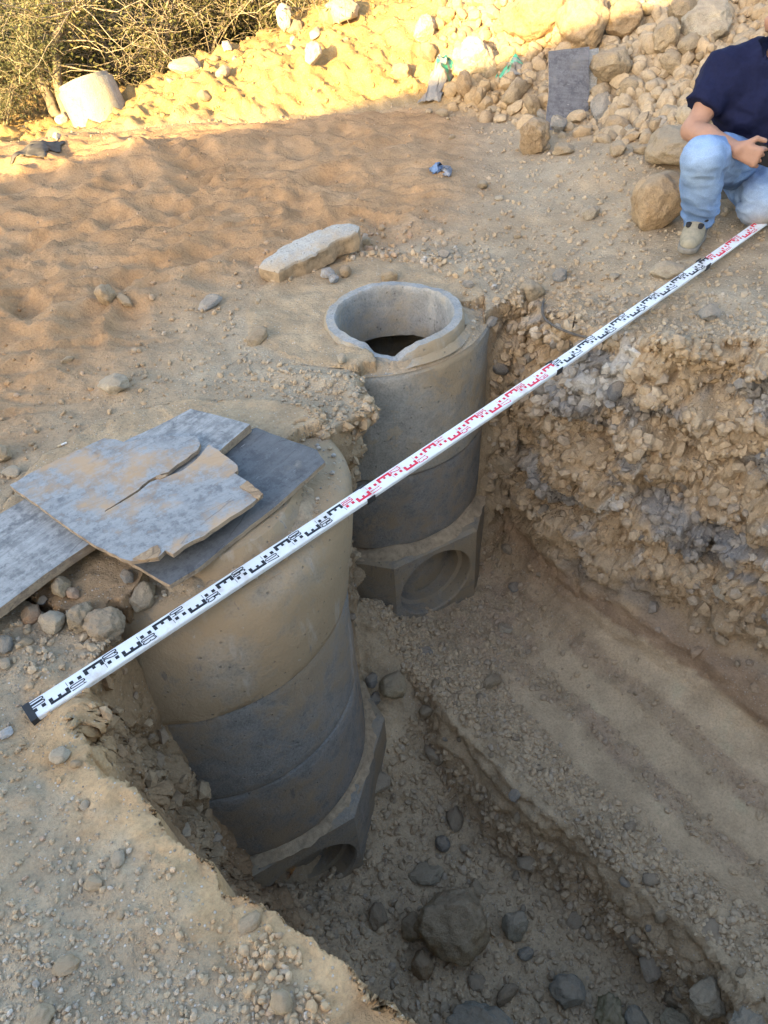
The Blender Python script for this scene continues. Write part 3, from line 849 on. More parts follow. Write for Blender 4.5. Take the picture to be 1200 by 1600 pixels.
octagon_base(mh2, (-0.018, 2.972), FACE_N, -1.015, -1.62, .575, CONC_BASE, .212, -1.275)

mortar(mh1, (-0.687, 1.744), -1.405, -1.375, .580, seed=4)
mortar(mh2, (-0.018, 2.985), -1.015, -.960, .588, seed=8)

# ---------------------------------------------------------------- flat boards
def plane_px(p3):
    """plane through three pixels with given heights"""
    A, B, Cc = [on_z(px, py, zz) for px, py, zz in p3]
    nn = np.cross(B - A, Cc - A); nn /= np.linalg.norm(nn)
    if nn[2] < 0: nn = -nn
    return A, nn
def px_on(pl, px, py):
    d = ray(px, py); t = ((pl[0] - CAM) @ pl[1]) / (d @ pl[1]); return CAM + d * t
def frame_of(pl, px_a, px_b):
    o = px_on(pl, *px_a); u = px_on(pl, *px_b) - o; u /= np.linalg.norm(u)
    v = np.cross(pl[1], u)
    m = Matrix.Identity(4)
    for i in range(3): m[i][0] = u[i]; m[i][1] = v[i]; m[i][2] = pl[1][i]; m[i][3] = o[i]
    return o, u, v, m
def rough_outline(pts, step, amp, seed):
    out = []; n = len(pts)
    for i in range(n):
        a, b = np.array(pts[i], float), np.array(pts[(i + 1) % n], float); L = np.linalg.norm(b - a); k = max(1, int(L / step))
        nrm = np.array([-(b - a)[1], (b - a)[0]]) / max(L, 1e-9)
        for j in range(k):
            p = a + (b - a) * j / k
            if j: p = p + nrm * amp * float(perlin(np.array([[p[0] * 60, p[1] * 60, seed]]))[0])
            out.append(p)
    return out
def slab(name, outline, thick, mat, parent=None, edge_mat=None, warp=0.0, seed=0, chamfer=0.0):
    bm = bmesh.new()
    top = [bm.verts.new((p[0], p[1], 0)) for p in outline]
    es = [bm.edges.new((top[i], top[(i + 1) % len(top)])) for i in range(len(top))]
    bmesh.ops.triangle_fill(bm, use_beauty=True, use_dissolve=False, edges=es)
    bmesh.ops.recalc_face_normals(bm, faces=bm.faces)
    for f in bm.faces:
        if f.normal.z < 0: f.normal_flip()
    tf = list(bm.faces)
    bot = {v: bm.verts.new((v.co.x, v.co.y, -thick)) for v in top}
    for f in tf: bm.faces.new([bot[v] for v in reversed(f.verts)])
    for i in range(len(top)):
        a, b = top[i], top[(i + 1) % len(top)]
        f = bm.faces.new([a, b, bot[b], bot[a]]); f.material_index = 1 if edge_mat else 0
    if warp:
        for v in bm.verts:
            v.co.z += warp * float(perlin(np.array([[v.co.x * 3 + seed, v.co.y * 3, seed]]))[0])
    bmesh.ops.recalc_face_normals(bm, faces=bm.faces)
    me = bpy.data.meshes.new(name); bm.to_mesh(me); bm.free()
    me.materials.append(mat)
    if edge_mat: me.materials.append(edge_mat)
    return mesh_obj(name, me, None, parent)
def px_board(name, p3, outline_px, ga, gb, thick, mat, edge, label, cat, step=.03, amp=.004, seed=1, group=None, parent=None):
    pl = plane_px(p3); o, u, v, m = frame_of(pl, ga, gb)
    pts = [((px_on(pl, *p) - o) @ u, (px_on(pl, *p) - o) @ v) for p in outline_px]
    area = sum(pts[i][0] * pts[(i + 1) % len(pts)][1] - pts[(i + 1) % len(pts)][0] * pts[i][1] for i in range(len(pts)))
    if area < 0: pts = pts[::-1]
    ob = slab(name, rough_outline(pts, step, amp, seed), thick, mat, parent, edge, warp=0.004, seed=seed)
    ob.matrix_world = m
    if label: tag(ob, label, cat, group)
    return ob, pl, m
DUST = (0.45, 0.29, 0.155)
W_DARK = wood_material("dark_plywood", (0.125, 0.128, 0.132), (0.30, 0.27, 0.23), 0.12, 0.0, (0.065, 0.067, 0.072), .35)
W_GREY = wood_material("weathered_plywood", (0.285, 0.29, 0.29), DUST, 0.50, 0.0, (0.12, 0.125, 0.135), .35)
W_PLANK = wood_material("weathered_plank", (0.29, 0.29, 0.285), (0.36, 0.32, 0.26), 0.2, 0.0, (0.11, 0.113, 0.118), .8)
W_EDGE = wood_material("board_edge", (0.34, 0.26, 0.18), (0.40, 0.30, 0.2), 0.2, 0.0, (0.13, 0.10, 0.08))
W_RAW = wood_material("raw_wood", (0.36, 0.25, 0.15), (0.40, 0.30, 0.2), 0.1, 0.0, (0.2, 0.13, 0.08))
sheetA, plA, _ = px_board("plywood_sheet", ((505, 718, .085), (265, 914, .075), (205, 880, .075)),
    [(265, 914), (310, 888), (365, 842), (430, 792), (508, 722), (495, 703), (400, 668), (340, 690), (205, 800), (190, 868), (205, 880)],
    (265, 914), (508, 720), .016, W_DARK, W_EDGE, "dark plywood sheet lying lowest across the nearer manhole", "plywood sheet", seed=2)
plank, plP, _ = px_board("plank", ((300, 641, .118), (390, 664, .118), (0, 950, .112)),
    [(-170, 1072), (0, 950), (70, 898), (140, 850), (250, 775), (345, 703), (391, 663), (298, 639), (250, 664), (205, 684), (0, 802), (-260, 945)],
    (0, 950), (391, 663), .030, W_PLANK, W_EDGE, "long weathered grey plank running under the cracked sheet", "plank", seed=5, amp=.002)
sheetB, plB, mB = px_board("plywood_sheet", ((15, 758, .140), (410, 772, .140), (205, 876, .138)),
    [(15, 758), (60, 733), (110, 708), (162, 684), (180, 686), (194, 691), (250, 682), (308, 682),
     (313, 693), (309, 703), (292, 716), (276, 726), (263, 737), (247, 742), (232, 750), (215, 765), (190, 781), (165, 797), (163, 800), (190, 784), (216, 768), (234, 753), (247, 748), (262, 744), (285, 735), (303, 721), (316, 707),
     (326, 694), (341, 702), (371, 727), (371, 735), (366, 739), (388, 753), (410, 772), (385, 792), (350, 815), (318, 838), (288, 852), (270, 866), (258, 860), (247, 871), (222, 874), (205, 877), (188, 872), (145, 850), (100, 820), (60, 790), (30, 770)],
    (205, 876), (410, 772), .014, W_GREY, W_EDGE, "pale cracked plywood sheet with a torn split, lying on top", "plywood sheet", seed=8, step=.02, amp=.004)
# splintered bits of the torn sheet
def shard(px_list, zup, mat, name, parent, pl):
    pl2 = (pl[0] + pl[1] * zup, pl[1])
    o, u, v, m = frame_of(pl2, px_list[0], px_list[1])
    pts = [((px_on(pl2, *p) - o) @ u, (px_on(pl2, *p) - o) @ v) for p in px_list]
    area = sum(pts[i][0] * pts[(i + 1) % len(pts)][1] - pts[(i + 1) % len(pts)][0] * pts[i][1] for i in range(len(pts)))
    if area < 0: pts = pts[::-1]
    s = slab(name, rough_outline(pts, .008, .003, 4), .006, mat, None, W_RAW, warp=.003, seed=3)
    s.parent = parent; s.matrix_parent_inverse = parent.matrix_world.inverted(); s.matrix_world = m
    return s
bpy.context.view_layer.update()
shard([(386, 751), (411, 771), (404, 779), (392, 771), (374, 760)], .003, W_RAW, "splinter", sheetB, plB)
shard([(207, 873), (238, 854), (246, 851), (251, 862), (246, 870), (222, 875)], .003, W_RAW, "splinter", sheetB, plB)
shard([(244, 743), (262, 741), (258, 745), (250, 748), (243, 747)], .002, W_RAW, "splinter", sheetB, plB)
# dark board leaning against the rubble
BOARD_D = wood_material("formwork_board", (0.135, 0.135, 0.15), (0.24, 0.225, 0.21), 0.30, 1.57, (0.06, 0.062, 0.075))
def lean_board():
    base_l, base_r = hit_px(852, 196)[0], hit_px(920, 196)[0]
    base = (base_l + base_r) / 2
    yb = base[1]
    top = on_y(890, 76, yb + .20)
    def at(px, py):   # plane through base line and top
        pass
    A = on_y(853, 190, yb); B = on_y(919, 197, yb); T_ = on_y(858, 79, yb + .20)
    nn = np.cross(B - A, T_ - A); nn /= np.linalg.norm(nn)
    if nn[1] > 0: nn = -nn
    pl = (A, nn)
    o = A; u = (B - A) / np.linalg.norm(B - A); v = np.cross(nn, u)
    m = Matrix.Identity(4)
    for i in range(3): m[i][0] = u[i]; m[i][1] = v[i]; m[i][2] = nn[i]; m[i][3] = o[i]
    pts = [((px_on(pl, *p) - o) @ u, (px_on(pl, *p) - o) @ v) for p in [(850, 205), (857, 150), (857, 80), (921, 73), (920, 140), (918, 205)]]
    area = sum(pts[i][0] * pts[(i + 1) % 6][1] - pts[(i + 1) % 6][0] * pts[i][1] for i in range(6))
    if area < 0: pts = pts[::-1]
    s = slab("formwork_board", rough_outline(pts, .05, .003, 6), .012, BOARD_D, None, W_EDGE, warp=.006, seed=6)
    s.matrix_world = m
    tag(s, "dark grey scratched board leaning upright against the rubble", "board")
    pts2 = [((px_on(pl, *p) - o) @ u, (px_on(pl, *p) - o) @ v) for p in [(915, 190), (918, 76), (938, 72), (936, 120), (926, 195)]][::-1]
    area = sum(pts2[i][0] * pts2[(i + 1) % 5][1] - pts2[(i + 1) % 5][0] * pts2[i][1] for i in range(5))
    if area < 0: pts2 = pts2[::-1]
    s2 = slab("formwork_board", rough_outline(pts2, .05, .003, 6), .012, W_PLANK, None, W_EDGE, warp=.006, seed=9)
    m2 = m.copy(); 
    for i in range(3): m2[i][3] = o[i] - nn[i] * 0.03
    s2.matrix_world = m2
    tag(s2, "narrow brownish board half hidden behind the dark leaning board", "board")
lean_board()
# round stone lid lying by the far mouth
def stone_lid():
    pl = plane_px(((404, 414, .085), (432, 424, .075), (560, 352, .15)))
    ring_px = [(404, 414), (407, 407), (428, 394), (441, 385), (477, 367), (510, 352), (533, 348), (556, 347), (562, 352), (559, 362), (552, 366), (530, 374), (508, 388), (475, 405), (453, 414), (433, 425), (418, 420)]
    o, u, v, m = frame_of(pl, (404, 414), (560, 352))
    pts = [((px_on(pl, *p) - o) @ u, (px_on(pl, *p) - o) @ v) for p in ring_px]
    area = sum(pts[i][0] * pts[(i + 1) % len(pts)][1] - pts[(i + 1) % len(pts)][0] * pts[i][1] for i in range(len(pts)))
    if area < 0: pts = pts[::-1]
    out = np.array(rough_outline(pts, .018, .006, 3)); ctr = out.mean(0)
    n = len(out); V = []; prof = [(0.0, 0.002), (.35, .003), (.7, .002), (.93, .0), (1.0, -.010), (1.012, -.035), (1.005, -.065), (.985, -.088), (.9, -.094), (0.5, -.094), (0.0, -.094)]
    for s_, h in prof:
        for p in out: q = ctr + (p - ctr) * s_; V.append((q[0], q[1], h))
    V = np.array(V); side = np.array([1 if .9 < p[0] else .25 for p in prof]).repeat(n)
    V += side[:, None] * .009 * np.stack([fbm(V * 18, 3), fbm(V * 18 + 30, 3), .6 * fbm(V * 18 + 60, 3)], 1)
    Fq = [(k * n + i, k * n + (i + 1) % n, (k + 1) * n + (i + 1) % n, (k + 1) * n + i) for k in range(len(prof) - 1) for i in range(n)]
    me = mesh_np("lid_slab", V, np.array(Fq)[:, ::-1], True)
    lidm = concrete_material("lid_stone", (0.40, 0.385, 0.35), (0.37, 0.285, 0.19), 0.36, 0.3)
    sidem = plain("lid_side", (.34, .255, .165), .95, .1, .3, 28, 0, .01)
    ob = mesh_obj("lid_slab", me, lidm); ob.matrix_world = m; me.materials.append(sidem)
    mi = np.zeros(len(me.polygons), np.int32); mi[4 * n:] = 1; me.polygons.foreach_set("material_index", mi)
    me.set_sharp_from_angle(angle=math.radians(38))
    tag(ob, "thick round pale slab lying tilted on the sand beyond the open manhole mouth", "slab lid")
stone_lid()
# concrete ring tipped over at the trees
def tipped_ring():
    t = empty("concrete_ring", "white concrete ring lying tipped on the sunlit bank by the trees", "concrete ring")
    R_, H_ = .225, .30
    c = (0, 0)
    pts = [(R_ - .045, 0, *c), (R_ - .004, 0, *c), (R_, .004, *c), (R_, H_ - .004, *c), (R_ - .004, H_, *c), (R_ - .022, H_, *c), (R_ - .025, H_ + .035, *c), (R_ - .045, H_ + .035, *c), (R_ - .045, 0, *c)]
    revolve("ring_wall", subdiv_prof(pts, .05)[:-1], CONC_PALE, t, seg=64, jit=.002)
    ax_img = on_y(126, 113, 6.48) - on_y(160, 185, 6.40)
    ax_ = Vector(ax_img).normalized()
    t.rotation_euler = ax_.to_track_quat('Z', 'Y').to_euler()
    t.location = Vector(on_y(164, 197, 6.50))
tipped_ring()

# ---------------------------------------------------------------- levelling staff
WHITE = plain("staff_white", (0.70, 0.73, 0.76), 0.35, 0.45, 0.05, 14)
_n = WHITE.node_tree; _b = _n.nodes["Principled BSDF"]; _l = _b.inputs["Base Color"].links[0].from_socket
_f = noise(_n, coords(_n), 9, 6, .72); _n.links.new(mix(_n, ramp(_n, _f, [(.54, 0.0), (.70, .55)]), _l, (.42, .33, .23)), _b.inputs["Base Color"])
BLACK = plain("staff_black", (0.012, 0.013, 0.016), 0.45, 0.4, 0.02, 14)
RED = plain("staff_red", (0.62, 0.018, 0.05), 0.4, 0.4, 0.02, 14)
CAPB = plain("staff_cap", (0.03, 0.032, 0.035), 0.6, 0.3, 0.2, 60)
def staff():
    a = on_z(47.0, 1112.0, 0.016)
    best = None
    for zz in np.linspace(0.0, 0.40, 401):
        b = on_z(1200, 338.5, zz)
        e = abs(np.linalg.norm(b - a) - 3.46)
        if best is None or e < best[0]: best = (e, b)
    b = best[1]
    u = (b - a) / np.linalg.norm(b - a)
    v = np.cross(np.array([0, 0, 1.0]), u); v /= np.linalg.norm(v)     # across, to the left going up
    roll = 0.10
    nn = np.cross(u, v); v2 = v * math.cos(roll) + nn * math.sin(roll); nn = np.cross(u, v2); v = v2
    m = Matrix.Identity(4)
    for i in range(3): m[i][0] = u[i]; m[i][1] = v[i]; m[i][2] = nn[i]; m[i][3] = a[i]
    root = empty("levelling_staff", "long white levelling staff with red and black E graduations laid across the pit", "levelling staff")
    root.matrix_world = m
    secs = [(0.008, 1.085, .0270, .000), (1.085, 1.995, .0256, -.0015), (1.995, 2.955, .0242, -.003), (2.955, 4.0, .0228, -.0045)]
    for (s0, s1, hw, dz) in secs:
        bm = bmesh.new()
        r = .004
        prof = [(-hw, -.015), (-hw, dz - r), (-hw + r * .3, dz - r * .3), (-hw + r, dz), (hw - r, dz), (hw - r * .3, dz - r * .3), (hw, dz - r), (hw, -.015)]
        cuts = [[bm.verts.new((q_, y_, z_)) for y_, z_ in prof] for q_ in np.linspace(s0 - (0.03 if s0 > .1 else 0), s1, 14)]
        for A_, B_ in zip(cuts[:-1], cuts[1:]):
            for i in range(len(prof)):
                j = (i + 1) % len(prof); bm.faces.new([A_[i], A_[j], B_[j], B_[i]])
        bm.faces.new(cuts[0]); bm.faces.new(cuts[-1][::-1])
        bm_obj("section", bm, WHITE, root)
    bm = bmesh.new(); box_bm(bm, (-.010, -.0275, -.0245), (.008, .0275, .0008)); bm_obj("end_cap", bm, CAPB, root)
    for s, hw in ((1.085, .0282), (1.995, .0268), (2.955, .0254)):
        for sg in (-1, 1):
            bm = bmesh.new(); box_bm(bm, (s - .012, min(sg * (hw - .003), sg * hw), -.024), (s + .020, max(sg * (hw - .003), sg * (hw + .002)), .0005)); bm_obj("joint_cap", bm, CAPB, root)
    # printing: thin plates a fraction of a millimetre proud of the face
    LET = {'0': [[(.2, 0), (.8, 0), (1, .15), (1, .85), (.8, 1), (.2, 1), (0, .85), (0, .15), (.2, 0)]],
           '1': [[(.2, .85), (.6, 1), (.6, 0)]],
           '2': [[(0, .8), (.15, .97), (.5, 1), (.85, .97), (1, .8), (.95, .6), (0, 0), (1, 0)]],
           '3': [[(0, .88), (.3, 1), (.75, 1), (1, .85), (1, .65), (.75, .54), (.4, .54)], [(.75, .54), (1, .42), (1, .15), (.75, 0), (.3, 0), (0, .12)]],
           '4': [[(.7, 0), (.7, 1), (0, .3), (1, .3)]],
           '5': [[(.95, 1), (.1, 1), (.05, .55), (.6, .6), (1, .42), (1, .15), (.75, 0), (.25, 0), (0, .12)]],
           '6': [[(.95, .88), (.7, 1), (.25, 1), (0, .8), (0, .15), (.2, 0), (.8, 0), (1, .15), (1, .42), (.8, .56), (.2, .56), (0, .42)]],
           '7': [[(0, 1), (1, 1), (.4, 0)]],
           '8': [[(.25, .54), (0, .7), (0, .86), (.25, 1), (.75, 1), (1, .86), (1, .7), (.75, .54), (.25, .54), (0, .4), (0, .14), (.25, 0), (.75, 0), (1, .14), (1, .4), (.75, .54)]],
           '9': [[(.05, .12), (.3, 0), (.75, 0), (1, .2), (1, .85), (.8, 1), (.2, 1), (0, .85), (0, .58), (.2, .44), (.8, .44), (1, .58)]]}
    def quad(bm, s0, s1, y0, y1, zz):
        vs = [bm.verts.new((s0, y0, zz)), bm.verts.new((s1, y0, zz)), bm.verts.new((s1, y1, zz)), bm.verts.new((s0, y1, zz))]
        bm.faces.new(vs)
    def stroke(bm, pts, w, zz):
        P_ = [Vector((p[0], p[1], 0)) for p in pts]
        L_, R_ = [], []
        for i, p in enumerate(P_):
            d0 = (p - P_[i - 1]).normalized() if i else None; d1 = (P_[i + 1] - p).normalized() if i < len(P_) - 1 else None
            d = ((d0 or Vector()) + (d1 or Vector())).normalized() if (d0 or d1) else Vector((1, 0, 0))
            if d.length < .1: d = d1 or d0
            nrm = Vector((-d.y, d.x, 0)); k = 1 / max(.5, nrm.dot(Vector((-(d1 or d0).y, (d1 or d0).x, 0))))
            L_.append(bm.verts.new((p.x + nrm.x * w * k, p.y + nrm.y * w * k, zz))); R_.append(bm.verts.new((p.x - nrm.x * w * k, p.y - nrm.y * w * k, zz)))
        for i in range(len(P_) - 1):
            bm.faces.new([L_[i], R_[i], R_[i + 1], L_[i + 1]])
    face_z = lambda s: (0.0 if s < 1.09 else -.0015 if s < 1.995 else -.003 if s < 2.955 else -.0045) + .0004
    for k in range(0, 40):
        s = k * 0.1
        mat = RED if (k // 10) % 2 else BLACK
        even = k % 2 == 0
        zz = face_z(s + .03)
        sg = 1 if even else -1                 # text sits on the +v (left) half for even decimetres
        bm = bmesh.new()
        for q0 in (.006, .028):
            y0 = -.0105 if even else .0005
            quad(bm, s + q0, s + q0 + .0100, y0, y0 + .010, zz)
        ye = -1 if even else 1
        e0 = s + .047
        quad(bm, e0, e0 + .053, min(ye * .011, ye * .0185), max(ye * .011, ye * .0185), zz)
        for pr, w_, ln in ((0, .0095, .0115), (.0225, .0085, .0075), (.0435, .0095, .0115)):
            y1 = ye * .011 - ye * ln
            quad(bm, e0 + pr, e0 + pr + w_, min(ye * .0108, y1), max(ye * .0108, y1), zz)
        # thin decimetre tick
        quad(bm, s + .0992, s + .1006, min(-ye * .003, -ye * .0165), max(-ye * .003, -ye * .0165), zz)
        bm_obj("graduation", bm, mat, root)
        bm = bmesh.new()
        txt = "%02d" % k
        x_start = (.0205 if even else -.0035)
        for ci, ch in enumerate(txt):
            for pl_ in LET[ch]:
                pts = []
                for (cxx, cyy) in pl_:
                    pts.append((s + .003 + cyy * .037, x_start - ci * .0098 - cxx * .0072))
                stroke(bm, pts, .0015, zz + .0003)
        bm_obj("number", bm, mat, root)
    for ch in root.children:                   # the long staff sags a little between its two ends
        for v_ in ch.data.vertices:
            t_ = v_.co.x / 3.46; v_.co.z -= 4 * .030 * t_ * (1 - t_)
staff()
# ---------------------------------------------------------------- stones
def ico(sub):
    bm = bmesh.new(); bmesh.ops.create_icosphere(bm, subdivisions=sub, radius=1.0)
    V = np.array([v.co[:] for v in bm.verts]); Fc = np.array([[v.index for v in f.verts] for f in bm.faces]); bm.free()
    return V, Fc
ICO = {k: ico(k) for k in (1, 2, 3, 4, 5)}
def rock_verts(sub, seed, angular=0.5, rough=1.0):
    V, Fc = ICO[sub]; V = V.copy(); r_ = np.random.default_rng(seed)
    V = V * (1 + 0.22 * fbm(V * 0.9 + seed * 7.1, 2))[:, None]
    ncut = int(4 + 12 * angular)
    for _ in range(ncut):
        nrm = r_.normal(size=3); nrm /= np.linalg.norm(nrm); d = r_.uniform(.62, .92)
        over = np.maximum(V @ nrm - d, 0)
        V -= nrm * (over * (0.55 + 0.42 * angular))[:, None]
    V = V * (1 + rough * (0.075 * fbm(V * 2.6 + seed, 3) + 0.030 * fbm(V * 8 + seed, 3) - 0.03 * np.abs(fbm(V * 4 + seed * 3, 2))))[:, None]
    V -= (V.max(0) + V.min(0)) / 2
    V /= (V.max(0) - V.min(0)).max() / 2
    return V, Fc
def rock_mesh(sub, seed, angular, rough=1.0, flat=False):
    V, Fc = rock_verts(sub, seed, angular, rough)
    me = mesh_np("stone", V, Fc, not flat)
    me.materials.append(STONE)
    return me
ROUND = [rock_mesh(3, 100 + i, .3, 1.1) for i in range(7)]
BLOCK = [rock_mesh(3, 200 + i, .75, 1.2) for i in range(9)]
TAN = (.385, .305, .205); PALE = (.47, .41, .32); GREYS = (.31, .295, .27); BROWN = (.31, .245, .17); WHITES = (.56, .53, .48); WARM = (.41, .30, .185); DKGREY = (.19, .185, .18)
def put_rock(me, p, n_, size, aspect=(1, .8, .65), sink=.35, col=TAN, yaw=None, tilt=.25, name="stone"):
    o = bpy.data.objects.new(name, me)
    o.scale = tuple(size * .5 * a for a in aspect)
    nn = Vector(n_); nn = (nn * .5 + Vector((0, 0, .5))).normalized()
    q = nn.to_track_quat('Z', 'Y')
    e = Euler((random.uniform(-tilt, tilt), random.uniform(-tilt, tilt), random.uniform(0, 6.28) if yaw is None else yaw))
    o.rotation_euler = (q.to_matrix() @ e.to_matrix()).to_euler()
    o.location = Vector(p) + nn * (size * .5 * aspect[2] * (1 - 2 * sink))
    k = random.uniform(.88, 1.12)
    o.color = (*[min(1, c * k) for c in col], 1)
    COL.objects.link(o)
    return o
NAMED = []
def named(px, py, w, label, cat="stone", col=TAN, asp=(1, .85, .8), ang=.3, sink=.25, yaw=None, sub=4, tilt=.15, name="stone", rough=1.0, up=0.0, dpx=None):
    """a stone seen at pixel px, py (its middle) and w pixels wide; it stands on the ground below that pixel"""
    h = w * asp[2] / max(asp[0], asp[1])
    p, nrm = hit_px(px, py + (h * .32 if dpx is None else dpx))
    if p is None: return None
    size = w * pix_depth(p) / F_PX / max(asp[0], asp[1])
    me = rock_mesh(sub, int(px * 13 + py), min(1, ang + .15), rough * 1.25)
    o = put_rock(me, p, nrm, size, asp, sink, col, yaw, tilt, name)
    tag(o, label, cat)
    NAMED.append((np.array(o.location), size * .5))
    return o
# by the man
named(1024, 322, 92, "big smooth tan boulder beside the man's forward boot", "boulder", WARM, (1, .8, .95), -.1, .06, .3, 5, .1, "boulder", .45)
named(1050, 232, 108, "large flattish tan boulder behind the man's raised knee", "boulder", TAN, (1, .8, .55), .05, .15, -.4, 5, .1, "boulder", .6)
named(1040, 420, 56, "smooth pale oval stone just below the man's boot", "stone", PALE, (1, .6, .55), .12, .2, .5)
named(1085, 405, 45, "thin pale stone half buried under the toe of the boot", "stone", PALE, (1, .6, .3), .3, .3, .2)
named(875, 428, 32, "tan stone with a grey broken face embedded above the wire", "stone", GREYS, (1, .8, .7), .5, .3)
named(1107, 490, 36, "square grey stone on the soil below the far end of the staff", "stone", GREYS, (1, .9, .8), .9, .15)
named(830, 450, 48, "dusty rounded lump of stone at the top of the trench corner", "stone", TAN, (1, .8, .8), .2, .3)
# foot of the rubble slope
named(958, 100, 66, "big tan boulder resting against the right side of the dark board", "boulder", TAN, (1, .8, .85), .5, .1, .2, 5, .1, "boulder")
named(936, 146, 36, "rounded tan stone under the boulder beside the dark board", "stone", TAN, (1, .85, .8), .2, .15)
named(836, 218, 52, "tan boulder left of the dark board's lower corner", "boulder", WARM, (.85, .8, 1), .35, .12, .1, 5, .1, "boulder")
named(872, 197, 32, "grey block of stone leaning on the foot of the dark board", "stone", GREYS, (1, .9, .95), .8, .1)
named(849, 180, 26, "grey slab of stone tipped against the left edge of the dark board", "stone", GREYS, (1, .5, .6), .8, .1)
named(848, 228, 24, "small round tan stone between the grey block and the tan boulder", "stone", TAN, (1, .9, .9), .1, .2)
named(880, 232, 38, "low angular tan stone below the grey block", "stone", TAN, (1, .8, .6), .7, .25)
named(730, 133, 34, "upright smooth brown stone right of the longer green bag", "stone", WARM, (.85, .7, 1.1), .12, .1)
named(803, 146, 44, "angular tan stone under the shorter green bag", "stone", TAN, (1, .8, .95), .7, .15)
named(835, 165, 24, "narrow tan stone standing left of the dark board", "stone", TAN, (.7, .7, 1.1), .5, .15)
named(1032, 60, 62, "long tan boulder high on the shaded rubble slope", "boulder", TAN, (1, .8, .85), .5, .15, .6, 5, .15, "boulder")
named(1050, 95, 44, "tan stone below the long boulder on the rubble slope", "stone", TAN, (1, .8, .8), .3, .2)
named(1075, 70, 40, "rounded tan stone right of the long boulder on the rubble slope", "stone", TAN, (1, .8, .8), .25, .2)
named(1110, 35, 90, "huge pale boulder at the top right of the rubble slope", "boulder", PALE, (1, .8, .8), .5, .2, .3, 5, .15, "boulder")
named(1062, 20, 60, "large shaded boulder at the edge of the sunlight", "boulder", TAN, (1, .8, .8), .5, .15, .2, 5, .15, "boulder")
named(1032, 193, 28, "pale grey stone above the large flattish boulder", "stone", WHITES, (1, .8, .7), .8, .15)
named(962, 195, 44, "brown stone in the rubble right of the dark board's foot", "stone", WARM, (1, .8, .7), .5, .2)
named(1015, 120, 18, "small bluish white stone in the middle of the rubble slope", "stone", (.45, .5, .56), (1, .5, .5), .8, .2)
named(985, 137, 46, "dusty tan stone in the middle of the rubble slope", "stone", TAN, (1, .85, .8), .4, .2)
named(965, 232, 34, "tan stone at the foot of the rubble below the brown one", "stone", TAN, (1, .8, .7), .6, .25)
# sunlit ones
named(838, 32, 118, "massive brown boulder overhanging in the sunlight at the top", "boulder", (.38, .255, .15), (1, .75, .72), .7, .05, .5, 5, .15, "boulder")
named(895, 45, 90, "pale sunlit boulder right of the massive brown one", "boulder", WARM, (.9, .8, .9), .4, .12, .1, 5, .15, "boulder")
named(965, 28, 80, "broad sunlit boulder behind the top of the dark board", "boulder", WARM, (1, .8, .6), .5, .12, .1, 5, .15, "boulder")
named(752, 88, 68, "tall pale sunlit boulder above the brown upright stone", "boulder", PALE, (.9, .7, 1), .5, .12, .1, 5, .15, "boulder")
named(660, 45, 44, "pale sunlit boulder with a flat face in mid slope", "boulder", PALE, (.9, .7, 1), .7, .15, .1, 5, .15, "boulder")
named(672, 82, 28, "brown sunlit stone below the flat-faced pale boulder", "stone", BROWN, (.8, .7, 1), .7, .15)
named(625, 110, 44, "low sunlit stone left of the longer green bag", "stone", WARM, (1, .8, .6), .6, .25)
named(484, 82, 34, "bright white stone on the sunlit bank", "stone", WHITES, (.9, .7, 1), .7, .15)
named(446, 36, 28, "pointed white stone standing on the crest of the bank", "stone", WHITES, (.7, .6, 1.15), .8, .05)
named(464, 44, 30, "brown stone beside the pointed white one on the crest", "stone", BROWN, (1, .8, .8), .6, .15)
named(355, 72, 28, "white stone on the bank's crest under the bushes", "stone", WHITES, (1, .7, .6), .5, .2)
named(290, 100, 56, "low pale rock along the bank's crest near the white ring", "stone", PALE, (1, .6, .45), .4, .3)
named(535, 16, 56, "pale boulder at the top of the crest", "boulder", PALE, (1, .8, .7), .6, .15)
named(515, 24, 40, "brown-bottomed stone below the crest's pale boulder", "stone", WARM, (1, .8, .7), .7, .15)
named(700, 22, 40, "sunlit tan stone high in mid slope", "stone", WARM, (1, .8, .7), .5, .2)
named(785, 45, 34, "angular sunlit stone left of the massive brown boulder", "stone", WARM, (1, .8, .8), .8, .2)
named(318, 150, 22, "small brown stone alone on the sunlit bank", "stone", BROWN, (1, .8, .7), .6, .2, sub=3)
named(100, 185, 26, "white rubble stone in front of the tipped concrete ring", "stone", WHITES, (1, .7, .6), .6, .2)
named(90, 212, 18, "little white stone on the leaf litter left of the ring", "stone", WHITES, (1, .7, .6), .6, .2)
# on the sand
named(172, 456, 36, "smooth tan stone standing on the sand, larger of a pair", "stone", WARM, (.9, .8, .9), .12, .15)
named(195, 466, 36, "flat tan stone on the sand, smaller of a pair", "stone", WARM, (1, .6, .4), .12, .25)
named(328, 472, 46, "flat pale grey stone alone on the sand", "stone", (.42, .41, .39), (1, .55, .38), .45, .25, .1)
named(106, 560, 24, "small tan stone half sunk in the rippled sand", "stone", WARM, (1, .6, .5), .5, .35)
named(181, 598, 54, "angular pale stone where the sand meets the gravelly edge", "stone", PALE, (1, .7, .65), .8, .2, .4)
named(402, 523, 42, "rounded dusty stone at the edge of the sand near the open mouth", "stone", TAN, (1, .7, .5), .2, .35)
named(6, 705, 40, "tan stone at the left edge above the plank", "stone", TAN, (1, .8, .8), .3, .2)
named(20, 735, 34, "flat tan stone just above the plank's left end", "stone", PALE, (1, .7, .5), .5, .25)
named(573, 379, 18, "round pebble at the right tip of the stone lid", "stone", TAN, (1, .9, .9), .1, .1)
named(512, 428, 24, "grey angular stone under the stone lid", "stone", (.40, .40, .41), (1, .8, .8), .9, .15)
named(522, 436, 20, "bluish grey broken stone below the stone lid", "stone", (.38, .40, .43), (1, .8, .8), .9, .15)
